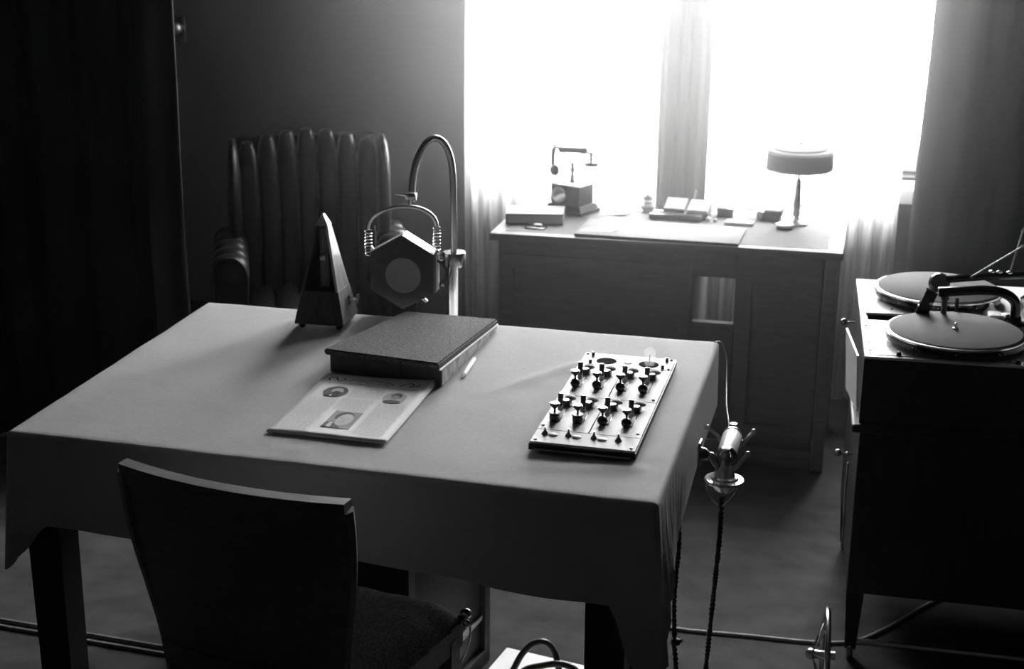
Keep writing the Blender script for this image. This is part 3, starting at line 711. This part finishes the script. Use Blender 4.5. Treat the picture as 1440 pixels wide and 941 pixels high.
obj('lower_cabinet', carc(.18, .582, .004), 'dark_wood_v', co)
for x in (.024, CW - .024):
    for y in (.026, CDp - .026):
        lg = obj('leg', lambda b: hexa(b, [(x - .012, y - .012, .03), (x + .012, y - .012, .03), (x + .012, y + .012, .03), (x - .012, y + .012, .03), (x - .020, y - .020, .18), (x + .020, y - .020, .18), (x + .020, y + .020, .18), (x - .020, y + .020, .18)]), 'dark_wood_v', co, smooth=False)
        obj('caster', lambda b: (lathe(b, [(.019, -.007), (.021, -.004), (.021, .004), (.019, .007)], 18, T((x, y, .021)) @ RY(90)), tube(b, [(x, y, .021), (x, y, .034)], .007, 8)), 'brass_dark', lg)
obj('stretcher', lambda b: tube(b, [(.03, .026, .045), (CW - .03, .026, .045)], .008, 10), 'steel', co)
def tplate(x0, x1, y0, y1): return lambda b: box(b, ((x0 + x1) / 2, (y0 + y1) / 2, CT - .003), (x1 - x0, y1 - y0, .006), .001, seg=1)
obj('front_plate', tplate(0, CW, -.004, .284), 'plate_console', co)
obj('rear_plate', tplate(0, CW, .345, CDp + .004), 'plate_console', co)
obj('side_strip', tplate(0, .014, .284, .345), 'plate_console', co)
obj('plate_joint', lambda b: box(b, (.402, .14, CT + .0003), (.002, .27, .001)), 'matte_black', co, smooth=False)
obj('plate_border', lambda b: (box(b, (CW / 2 + .01, .010, CT + .0003), (CW - .03, .0016, .001)), box(b, (.012, .146, CT + .0003), (.0014, .272, .001))), 'matte_black', co, smooth=False)
sc0 = obj('plate_screw', lambda b: lathe(b, [(.0032, 0), (.0032, .001), (.002, .0018), (0, .0018)], 10), 'bakelite', co); sc0.location = (.014, .045, CT)
for x, y in ((.010, .232), (.012, .46), (.010, .575), (.075, .382), (.30, .020)): share(sc0, co, (x, y, CT))
nb0 = obj('plate_stud', lambda b: lathe(b, [(.0055, 0), (.0055, .006), (.004, .009), (0, .009)], 12), 'bakelite', co); nb0.location = (.072, .012, CT)
for x, y in ((.315, .006),): share(nb0, co, (x, y, CT))
for x, y in ((.050, .465), (.064, .448)): obj('switch_pin', lambda b: lathe(b, [(.004, 0), (.003, .010), (.0045, .012), (.003, .016), (0, .017)], 10, T((x, y, CT))), 'nickel', co)
TR = .148
def turntable(cx, cy):
    tt = obj('turntable', lambda b: lathe(b, [(.06, CT + .002), (TR - .012, CT + .008), (TR - .002, CT + .014), (TR, CT + .020), (TR, CT + .0285), (TR - .002, CT + .030), (0, CT + .030)], 64, T((cx, cy, 0))), 'nickel', co)
    obj('rubber_skirt', lambda b: lathe(b, [(TR - .012, CT + .006), (TR + .0006, CT + .012), (TR + .0012, CT + .020), (TR + .0012, CT + .024), (TR, CT + .025), (TR - .01, CT + .010)], 64, T((cx, cy, 0))), 'enamel', tt)
    obj('felt_mat', lambda b: lathe(b, [(TR - .0065, CT + .0302), (TR - .0065, CT + .0320), (TR - .008, CT + .0328), (0, CT + .0328)], 64, T((cx, cy, 0))), 'platter_mat', tt)
    obj('spindle', lambda b: lathe(b, [(.007, CT + .0328), (.006, CT + .036), (.0034, CT + .037), (.0034, CT + .046), (.0015, CT + .048), (0, CT + .048)], 14, T((cx, cy, 0))), 'nickel', tt)
    for k in range(10):
        a = 2 * math.pi * k / 10 + .25
        obj('strobe_stud', lambda b: sphere(b, (cx + (TR + .0012) * math.cos(a), cy + (TR + .0012) * math.sin(a), CT + .018), .0022, u=8, v=6), 'nickel', tt)
turntable(.196, .135); turntable(.186, .497)
def toonearm(name, head, pts, r, pivot, hm):
    a = obj(name, lambda b: tube(b, smooth_path(pts, 6), r, 12), 'enamel', co)
    return a
a1 = obj('tonearm', lambda b: tube(b, smooth_path([(.165, .262, CT + .082), (.22, .262, CT + .088), (.265, .262, CT + .092), (.305, .264, CT + .087), (.330, .268, CT + .070), (.337, .272, CT + .045), (.334, .274, CT + .004)], 6), .0115, 12), 'enamel', co)
obj('soundbox', lambda b: hexa(b, [(.118, .245, CT + .032), (.146, .250, CT + .030), (.146, .272, CT + .030), (.118, .268, CT + .032), (.138, .250, CT + .090), (.164, .254, CT + .080), (.164, .272, CT + .080), (.138, .268, CT + .090)]), 'enamel', a1, smooth=False)
obj('head_screw', lambda b: lathe(b, [(.004, 0), (.004, .004), (0, .005)], 10, T((.150, .249, CT + .058)) @ RX(90)), 'nickel', a1)
obj('pivot_base', lambda b: lathe(b, [(.030, CT), (.030, CT + .012), (.020, CT + .018), (.017, CT + .030), (0, CT + .030)], 24, T((.334, .274, 0))), 'enamel', a1)
ps = obj('arm_rest', lambda b: (tube(b, [(.180, .255, CT - .003), (.180, .255, CT + .068)], .0065, 8), box(b, (.180, .255, CT + .070), (.018, .012, .006), .001)), 'bakelite_grey', co)
ps = obj('arm_rest', lambda b: (tube(b, [(.212, .300, CT - .09), (.212, .300, CT + .060)], .0045, 8)), 'bakelite', co)
a2 = obj('tonearm', lambda b: tube(b, smooth_path([(.200, .47, CT + .058), (.26, .48, CT + .064), (.33, .49, CT + .070), (.42, .50, CT + .072), (.46, .50, CT + .05), (.465, .50, CT + .004)], 6), .0095, 12), 'enamel', co)
obj('soundbox', lambda b: lathe(b, [(.023, 0), (.025, .003), (.025, .013), (.020, .018), (0, .019)], 24, T((.185, .476, CT + .045)) @ RX(60)), 'brass_dark', a2)
obj('pivot_base', lambda b: lathe(b, [(.030, CT), (.030, CT + .012), (.020, CT + .018), (0, CT + .02)], 24, T((.465, .50, 0))), 'enamel', a2)
for x in (.305, .322, .345): obj('arm_fitting', lambda b: sphere(b, (x, .487, CT + .079), .0055, 1.4, 1, .8, 10, 8), 'nickel', a2)
obj('needle_cup', lambda b: lathe(b, [(.018, CT), (.017, CT + .004), (.006, CT + .018), (.004, CT + .026), (0, CT + .027)], 18, T((.300, .39, 0))), 'porcelain', co)
obj('needle_box', lambda b: box(b, (.300, .318, CT + .010), (.030, .040, .026), .003), 'porcelain', co)
obj('needle_box', lambda b: box(b, (.152, .305, CT - .004), (.030, .036, .012), .002), 'porcelain', co)
obj('speed_regulator', lambda b: (lathe(b, [(.024, CT + .008), (.022, CT + .014), (.010, CT + .022), (0, CT + .023)], 20, T((.328, .325, 0))), tube(b, [(.318, .312, CT + .01), (.316, .310, CT - .03)], .002, 6)), 'porcelain', co)
obj('governor', lambda b: (lathe(b, [(.020, CT), (.024, CT + .02), (.020, CT + .05), (.010, CT + .06), (0, CT + .062)], 16, T((.385, .40, 0))), sphere(b, (.372, .385, CT + .045), .012), sphere(b, (.380, .375, CT + .020), .010)), 'nickel', co)
for p, q in (((.255, .47, CT + .066), (.372, .47, CT + .155)), ((.345, .49, CT + .070), (.366, .49, CT + .19))):
    obj('lid_stay', lambda b: (tube(b, [p, q], .0022, 6), sphere(b, Vector(p).lerp(Vector(q), .93), .0042, u=8, v=6)), 'bakelite_grey', co)
fp = obj('side_flap', lambda b: hexa(b, [(-.004, .075, .604), (.000, .075, .604), (-.020, .230, .604), (-.024, .230, .604), (-.012, .075, .735), (-.008, .075, .735), (-.030, .230, .752), (-.034, .230, .752)]), 'porcelain', co, smooth=False)
kb = obj('side_knob', lambda b: (tube(b, [(0, .50, .688), (-.022, .50, .687)], .0025, 8), sphere(b, (-.028, .50, .687), .009)), 'brass_dark', co)
kb = obj('side_knob', lambda b: (tube(b, [(.004, .21, .444), (-.024, .21, .444)], .003, 8), sphere(b, (-.030, .21, .445), .009), sphere(b, (-.008, .21, .444), .005)), 'brass_dark', co)
obj('side_rod', lambda b: tube(b, smooth_path([(-.006, .19, .43), (-.007, .19, .36), (-.005, .19, .30), (-.006, .16, .22)], 4), .003, 6), 'nickel', co)

wh = thing('spoked_wheel', 'small spoked metal wheel standing on the floor at the console leg', 'wheel', (-.018, 3.10, 0), 4)
obj('rim', lambda b: tube(b, [(0, .102 * math.cos(2 * math.pi * k / 40), .109 + .102 * math.sin(2 * math.pi * k / 40)) for k in range(41)], .0068, 10, cap=False), 'nickel', wh)
obj('hub', lambda b: (tube(b, [(-.030, 0, .109), (.022, 0, .109)], .010, 12), sphere(b, (-.030, 0, .109), .013)), 'steel', wh)
for k in range(8):
    a = 2 * math.pi * k / 8 + .39
    obj('spoke', lambda b: tube(b, [(-.026, .010 * math.cos(a), .109 + .010 * math.sin(a)), (0, .099 * math.cos(a), .109 + .099 * math.sin(a))], .0016, 5), 'steel', wh)

# ------------------------------------------------------------------ writing desk under the windows
DX0, DX1, DY0, DY1, DZ = -1.135, -.066, 4.435, 4.900, .70
dk = thing('writing_desk', 'dark wooden pedestal writing desk standing in front of the bright windows', 'desk', ((DX0 + DX1) / 2, (DY0 + DY1) / 2, 0))
dw, dd = (DX1 - DX0) / 2, (DY1 - DY0) / 2
cxm = (DX0 + DX1) / 2; cym = (DY0 + DY1) / 2
obj('desk_top', lambda b: box(b, (0, 0, DZ - .0125), (2 * dw, 2 * dd, .025), .005), 'desk_top', dk)
obj('top_inlay', lambda b: box(b, (0, 0, DZ + .0004), (2 * dw - .09, 2 * dd - .07, .001)), 'desk_inlay', dk, smooth=False)
def ped(x0, x1): return lambda b: box(b, ((x0 + x1) / 2 - cxm, .0, (.06 + DZ - .025) / 2), (x1 - x0, 2 * dd - .05, DZ - .025 - .06), .003, seg=1)
obj('pedestal', ped(DX0 + .025, -.497), 'desk_wood', dk)
obj('pedestal', ped(-.372, DX1 - .05), 'desk_wood', dk)
obj('front_apron', lambda b: box(b, ((-.497 - .372) / 2 - cxm, -dd + .04, .635), (.125, .03, .078)), 'desk_wood', dk, smooth=False)
obj('lower_rail', lambda b: box(b, ((-.497 - .372) / 2 - cxm, -dd + .04, .26), (.125, .03, .38)), 'desk_wood', dk, smooth=False)
obj('plinth', lambda b: box(b, (0, 0, .03), (2 * dw - .06, 2 * dd - .04, .06), .002), 'desk_wood', dk)
def pframe(x0, x1):
    def f(b):
        xa, xb = x0 - cxm, x1 - cxm; y = -dd + .021; z0, z1, t = .09, .63, .045
        box(b, (xa + t / 2, y, (z0 + z1) / 2), (t, .012, z1 - z0)); box(b, (xb - t / 2, y, (z0 + z1) / 2), (t, .012, z1 - z0))
        box(b, ((xa + xb) / 2, y, z0 + t / 2), (xb - xa - 2 * t, .012, t)); box(b, ((xa + xb) / 2, y, z1 - t / 2), (xb - xa - 2 * t, .012, t))
    return f
obj('panel_frame', pframe(-.366, DX1 - .055), 'desk_wood', dk, smooth=False); obj('panel_frame', pframe(DX0 + .03, -.505), 'desk_wood', dk, smooth=False)
for sy in (-1, 1): obj('corner_post', lambda b: box(b, (dw - .030, sy * (dd - .025), DZ / 2 - .012), (.036, .036, DZ - .026), .003), 'desk_wood', dk)

# things on the desk
z = DZ + .0012
bk = thing('thick_book', 'thick pale closed book lying at the left end of the desk by the telephone', 'book', (-1.030, 4.630, z), 9)
obj('cover', lambda b: (box(b, (0, 0, .002), (.185, .125, .004), .001), box(b, (0, 0, .033), (.185, .125, .004), .001), box(b, (-.0905, 0, .0175), (.004, .125, .027))), 'grey_board', bk)
obj('pages', lambda b: box(b, (.002, 0, .0175), (.176, .117, .0268)), 'desk_paper', bk, smooth=False)
obj('cover_paper', lambda b: box(b, (0, 0, .0355), (.181, .121, .001)), 'desk_paper', bk, smooth=False)
ph = thing('desk_telephone', 'antique box telephone with handset lying across a tall cradle on the desk', 'telephone', (-.945, 4.795, z), -24)
def plinth(b):
    box(b, (0, 0, .006), (.150, .110, .012), .002); hexa(b, [(-.072, -.052, .012), (.072, -.052, .012), (.072, .052, .012), (-.072, .052, .012), (-.060, -.044, .028), (.060, -.044, .028), (.060, .044, .028), (-.060, .044, .028)])
obj('plinth', plinth, 'dark_wood', ph, smooth=False)
obj('case', lambda b: box(b, (0, 0, .060), (.112, .080, .064), .002), 'dark_wood', ph)
obj('case_top', lambda b: box(b, (0, 0, .095), (.122, .088, .006), .002), 'steel', ph)
dl = obj('dial', lambda b: lathe(b, [(.026, 0), (.027, .006), (.020, .010), (.008, .014), (0, .015)], 24, T((-.022, -.040, .060)) @ RX(90)), 'steel', ph)
obj('crank', lambda b: (tube(b, [(-.056, 0, .06), (-.072, 0, .06)], .004, 8), tube(b, [(-.072, 0, .06), (-.074, 0, .03)], .003, 8)), 'brass_dark', ph)
obj('cradle_post', lambda b: lathe(b, [(.010, .098), (.008, .106), (.0055, .125), (.008, .138), (.0055, .150), (.0055, .165), (0, .166)], 14), 'brass_dark', ph)
obj('cradle_fork', lambda b: tube(b, smooth_path([(-.036, 0, .200), (-.035, 0, .175), (-.022, 0, .163), (.022, 0, .163), (.035, 0, .175), (.036, 0, .200)], 5), .0026, 8), 'nickel', ph)
obj('handset_grip', lambda b: lathe(b, [(.005, -.052), (.0115, -.046), (.0100, -.02), (.0110, 0), (.0100, .02), (.0115, .046), (.005, .052)], 14, T((0, 0, .205)) @ RZ(8) @ RY(88)), 'bakelite', ph)
obj('receiver', lambda b: (tube(b, [(.052, 0, .203), (.075, .004, .198)], .0035, 8), tube(b, [(.070, .004, .205), (.070, .004, .175)], .005, 8), lathe(b, [(.010, .175), (.021, .172), (.023, .166), (.021, .160), (0, .160)], 18, T((.072, .004, 0)))), 'bakelite', ph)
obj('mouth_horn', lambda b: (tube(b, smooth_path([(-.050, 0, .206), (-.070, -.002, .205), (-.076, -.004, .190), (-.074, -.008, .160), (-.066, -.016, .140), (-.056, -.024, .132)], 5), [.004] * 6 + [.0075] * 5 + [.0065] * 10 + [.009] * 5, 10), sphere(b, (-.052, -.028, .136), .019, 1, .5, 1), tube(b, [(-.074, 0, .19), (-.074, 0, .218)], .004, 8)), 'bakelite', ph)
obj('cord', lambda b: tube(b, smooth_path([(-.070, .0, .20), (-.086, .006, .17), (-.084, .010, .12), (-.066, .02, .09), (-.060, .026, .05)], 5), .002, 6), 'cord', ph)
tag(obj('small_tray', lambda b: (box(b, (-1.005, 4.524, z + .0025), (.066, .034, .005), .001, Matrix.Rotation(R_(-6), 3, 'Z'))), 'bakelite'), 'small dark flat tray at the front left edge of the desk', 'tray')
tag(obj('pebble_weight', lambda b: sphere(b, (-1.000, 4.528, z + .0095), .010, 1.5, .8, .45), 'desk_china'), 'small white oval paperweight on the dark tray', 'paperweight')
tag(obj('blotter_sheet', lambda b: box(b, (-.615, 4.553, z + .0045), (.500, .220, .0085), .001, Matrix.Rotation(R_(-1.5), 3, 'Z')), 'blotter'), 'large pale writing blotter at the middle front of the desk', 'blotter')
tag(obj('loose_sheet', lambda b: grid(b, 6, 4, lambda u, v: (-.86 + .10 * u + .02 * v, 4.485 + .045 * v + .005 * u, z + .0098 + .002 * u * v)), 'desk_paper'), 'loose white sheet of paper at the left corner of the blotter', 'desk_paper')
tag(obj('loose_sheet', lambda b: grid(b, 6, 4, lambda u, v: (-.835 + .075 * u, 4.755 + .03 * v + .012 * u, z + .001 + .006 * u * u)), 'desk_paper'), 'small loose slip of paper right of the telephone', 'desk_paper')
iw = thing('inkwell', 'white porcelain inkwell with ornamented lid beside the dark pen tray', 'inkwell', (-.700, 4.842, z))
obj('jar', lambda b: lathe(b, [(.020, 0), (.021, .004), (.017, .006), (.022, .012), (.024, .020), (.020, .028), (.012, .031), (0, .031)], 22), 'desk_china', iw)
obj('lid', lambda b: (lathe(b, [(.014, .031), (.017, .036), (.012, .041), (0, .043)], 18), sphere(b, (-.008, 0, .046), .008, u=10, v=8), sphere(b, (.007, 0, .047), .009, u=10, v=8), sphere(b, (.001, .002, .055), .006, u=10, v=8)), 'desk_china', iw)
tag(obj('pen_tray', lambda b: (box(b, (-.595, 4.755, z + .010), (.170, .045, .019), .006, Matrix.Rotation(R_(-3), 3, 'Z'))), 'bakelite'), 'long dark pen tray in the middle of the desk', 'tray')
for (x, y, rz, lab) in ((-.605, 4.815, -4, 'left one of two pale sloping memo boxes behind pen tray'), (-.528, 4.800, -6, 'right one of two pale sloping memo boxes behind pen tray')):
    mb = thing('memo_box', lab, 'memo box', (x, y, z), rz, 'sloping memo boxes on the desk')
    obj('case', lambda b: hexa(b, [(-.034, -.030, 0), (.034, -.030, 0), (.034, .030, 0), (-.034, .030, 0), (-.034, -.030, .020), (.034, -.030, .020), (.034, .030, .044), (-.034, .030, .044)]), 'bakelite', mb, smooth=False)
    obj('paper_pad', lambda b: hexa(b, [(-.033, -.031, .0202), (.033, -.031, .0202), (.033, .029, .0442), (-.033, .029, .0442), (-.033, -.031, .0285), (.033, -.031, .0285), (.033, .029, .0525), (-.033, .029, .0525)]), 'desk_paper', mb, smooth=False)
tag(obj('dip_pen', lambda b: tube(b, [(-.560, 4.860, z + .004), (-.548, 4.862, z + .075)], [.002, .0035], 6), 'cable_light'), 'slender pen standing up behind the memo boxes', 'pen')
tag(obj('small_box', lambda b: (box(b, (-.447, 4.835, z + .013), (.050, .036, .026), .002), box(b, (-.447, 4.835, z + .0275), (.052, .038, .003), .001)), 'bakelite'), 'small dark lidded box right of the memo boxes', 'box')
tag(obj('note_pad', lambda b: (box(b, (-.392, 4.735, z + .0045), (.088, .052, .009), .0008, Matrix.Rotation(R_(-3), 3, 'Z'))), 'desk_paper'), 'white note pad on the desk between boxes and lamp', 'note pad')
for x, y, nm, lb in ((-.492, 4.745, .009, 'small clear glass stopper at the right end of pen tray'), (-.470, 4.742, .007, 'smaller glass stopper next to the note pad')):
    tag(obj('glass_stopper', lambda b: (sphere(b, (x, y, z + nm * .9), nm * .9, u=12, v=8)), 'desk_china'), lb, 'stopper')
ob = thing('open_book', 'small dark book standing half open with pale pages left of the lamp', 'book', (-.318, 4.826, z), -6)
obj('left_cover', lambda b: box(b, (-.030, .0, .030), (.052, .046, .004), .001, Matrix.Rotation(R_(14), 3, 'Y')), 'bakelite', ob)
obj('page_block', lambda b: hexa(b, [(-.012, -.024, 0), (.044, -.024, 0), (.044, .024, 0), (-.012, .024, 0), (-.004, -.024, .030), (.052, -.024, .030), (.052, .024, .036), (-.004, .024, .036)]), 'grey_board', ob, smooth=False)
obj('pages', lambda b: lathe(b, [(.012, -.023), (.014, 0), (.012, .023)], 16, T((-.016, 0, .014)) @ RX(90)), 'desk_paper', ob)
obj('top_page', lambda b: box(b, (.024, 0, .036), (.054, .046, .003), .0008, Matrix.Rotation(R_(7), 3, 'X')), 'desk_paper', ob)
lm = thing('table_lamp', 'desk lamp with wide pale drum shade on a slim dark stem', 'lamp', (-.222, 4.775, z))
obj('base', lambda b: lathe(b, [(.036, 0), (.038, .003), (.034, .008), (.018, .013), (.012, .020), (.008, .026), (0, .026)], 28), 'nickel', lm)
obj('stem', lambda b: lathe(b, [(.008, .024), (.0105, .034), (.0095, .05), (.0115, .06), (.0095, .09), (.0085, .13), (.009, .138), (.005, .146), (.003, .152), (.003, .245), (0, .246)], 18), 'brass_dark', lm)
obj('switch', lambda b: (tube(b, [(.008, 0, .064), (.016, 0, .064)], .002, 6), sphere(b, (.018, 0, .064), .004, u=8, v=6)), 'ivory', lm)
sh = obj('shade', lambda b: lathe(b, [(.099, .178), (.1005, .180), (.101, .225), (.099, .228), (.097, .226), (.0975, .182)], 48), 'shade', lm)
obj('shade_top', lambda b: lathe(b, [(.100, .226), (.1005, .232), (.096, .238), (.082, .241), (.080, .246), (.060, .251), (.030, .255), (0, .256)], 48), 'shade', lm)
obj('shade_rim', lambda b: lathe(b, [(.1005, .177), (.1025, .178), (.1025, .181), (.1005, .182)], 48), 'cap_grey', lm)
obj('finial', lambda b: lathe(b, [(.003, .255), (.005, .260), (.003, .264), (.004, .270), (.002, .276), (0, .277)], 12), 'brass_dark', lm)
tag(obj('ash_dish', lambda b: lathe(b, [(.022, 0), (.027, .004), (.029, .010), (.027, .014), (.018, .015), (0, .012)], 24, T((-.252, 4.715, z))), 'desk_china'), 'small white dish beside the foot of the lamp', 'dish')

# ------------------------------------------------------------------ leather wing chair
ac = thing('wing_armchair', 'dark channel-tufted leather wing armchair behind the table at left', 'armchair', (-1.82, 4.66, 0), 24)
def puff(b, cx, cy, cz, sx, sy, sz, n=10, m=10, p=2.6):
    def f(th, phi):
        c = lambda a: math.copysign(abs(math.cos(a)) ** (2 / p), math.cos(a)); s = lambda a: math.copysign(abs(math.sin(a)) ** (2 / p), math.sin(a))
        return (cx + sx * c(phi) * c(th), cy + sy * c(phi) * s(th), cz + sz * s(phi))
    grid(b, 4 * n // 2, m, lambda u, v: f(-math.pi + 2 * math.pi * u, -math.pi / 2 + math.pi * v)); bmesh.ops.remove_doubles(b, verts=b.verts[:], dist=1e-5)
obj('seat_base', lambda b: box(b, (0, 0, .19), (.50, .52, .18), .03), 'leather', ac)
for k in range(5):
    obj('seat_channel', lambda b: puff(b, -.18 + .09 * k, -.02, .335, .046, .25, .065), 'leather', ac)
for k in range(7):
    x = -.21 + .07 * k
    obj('back_channel', lambda b: puff(b, x, .235 - .02 * abs(x / .2) ** 2 * 2, .60, .040, .06, .335 - .035 * abs(x / .21) ** 2, p=3.4), 'leather', ac)
obj('back_shell', lambda b: box(b, (0, .28, .52), (.50, .05, .76), .024, Matrix.Rotation(R_(-4), 3, 'X')), 'leather', ac)
for s in (-1, 1):
    obj('wing', lambda b: puff(b, s * .262, .170, .70, .026, .115, .215), 'leather', ac)
    def armf(b):
        pr = [(s * .245, .28), (s * .245, .40), (s * .235, .46), (s * .235, .52), (s * .255, .565), (s * .285, .58), (s * .318, .57), (s * .336, .535), (s * .334, .48), (s * .322, .40), (s * .318, .10), (s * .245, .10)]
        prism(b, [(x_, z_) for x_, z_ in (pr if s > 0 else pr[::-1])], -.24, .24, RX(90)); 
    arm_ = obj('arm', armf, 'leather', ac, ang=50)
    for k in range(5): obj('arm_channel', lambda b: puff(b, s * .285, -.20 + .10 * k, .535, .062, .052, .058), 'leather', arm_)
    obj('piping', lambda b: tube(b, smooth_path([(s * .238, -.242, .40), (s * .232, -.243, .52), (s * .252, -.243, .572), (s * .288, -.243, .588), (s * .324, -.243, .574), (s * .341, -.243, .530), (s * .336, -.243, .46), (s * .324, -.243, .36), (s * .320, -.243, .12)], 5), .006, 8), 'leather', arm_)
    for yy in (-.21, .24): obj('foot', lambda b: lathe(b, [(.016, 0), (.022, .03), (.026, .10), (0, .10)], 14, T((s * .22, yy, 0))), 'dark_wood', ac)

# ------------------------------------------------------------------ added scattering volume imitating lens glare around the windows
hb = bmesh.new(); box(hb, ((XL + XR) / 2, 3.40, 1.5), (XR - XL - .2, 3.24, 2.9))
hz = bpy.data.materials.new('glow'); hz.use_nodes = True; nt = hz.node_tree; N = nt.nodes; L = nt.links
N.remove(N['Principled BSDF'])
vsn = N.new('ShaderNodeVolumeScatter'); vsn.inputs['Anisotropy'].default_value = GLOW_G
geo = N.new('ShaderNodeNewGeometry'); mp = N.new('ShaderNodeMapping'); mp.vector_type = 'TEXTURE'
mp.inputs['Location'].default_value = (-.60, 5.05, 1.80); mp.inputs['Scale'].default_value = (.76, .80, .95)
vl = N.new('ShaderNodeVectorMath'); vl.operation = 'DOT_PRODUCT'
L.new(geo.outputs['Position'], mp.inputs['Vector']); L.new(mp.outputs['Vector'], vl.inputs[0]); L.new(mp.outputs['Vector'], vl.inputs[1])
ng = N.new('ShaderNodeMath'); ng.operation = 'MULTIPLY'; ng.inputs[1].default_value = -1.0; L.new(vl.outputs['Value'], ng.inputs[0])
ex = N.new('ShaderNodeMath'); ex.operation = 'EXPONENT'; L.new(ng.outputs[0], ex.inputs[0])
ma = N.new('ShaderNodeMath'); ma.operation = 'MULTIPLY_ADD'; ma.inputs[1].default_value = GLOW_D; ma.inputs[2].default_value = GLOW_0
L.new(ex.outputs[0], ma.inputs[0]); L.new(ma.outputs[0], vsn.inputs['Density'])
L.new(vsn.outputs[0], N['Material Output'].inputs['Volume']); MAT['glow'] = hz
ho = obj('glow', hb, 'glow', smooth=False); ho['kind'] = 'stuff'; tag(ho, 'thin bright haze added before the windows to imitate lens glare', 'glow')
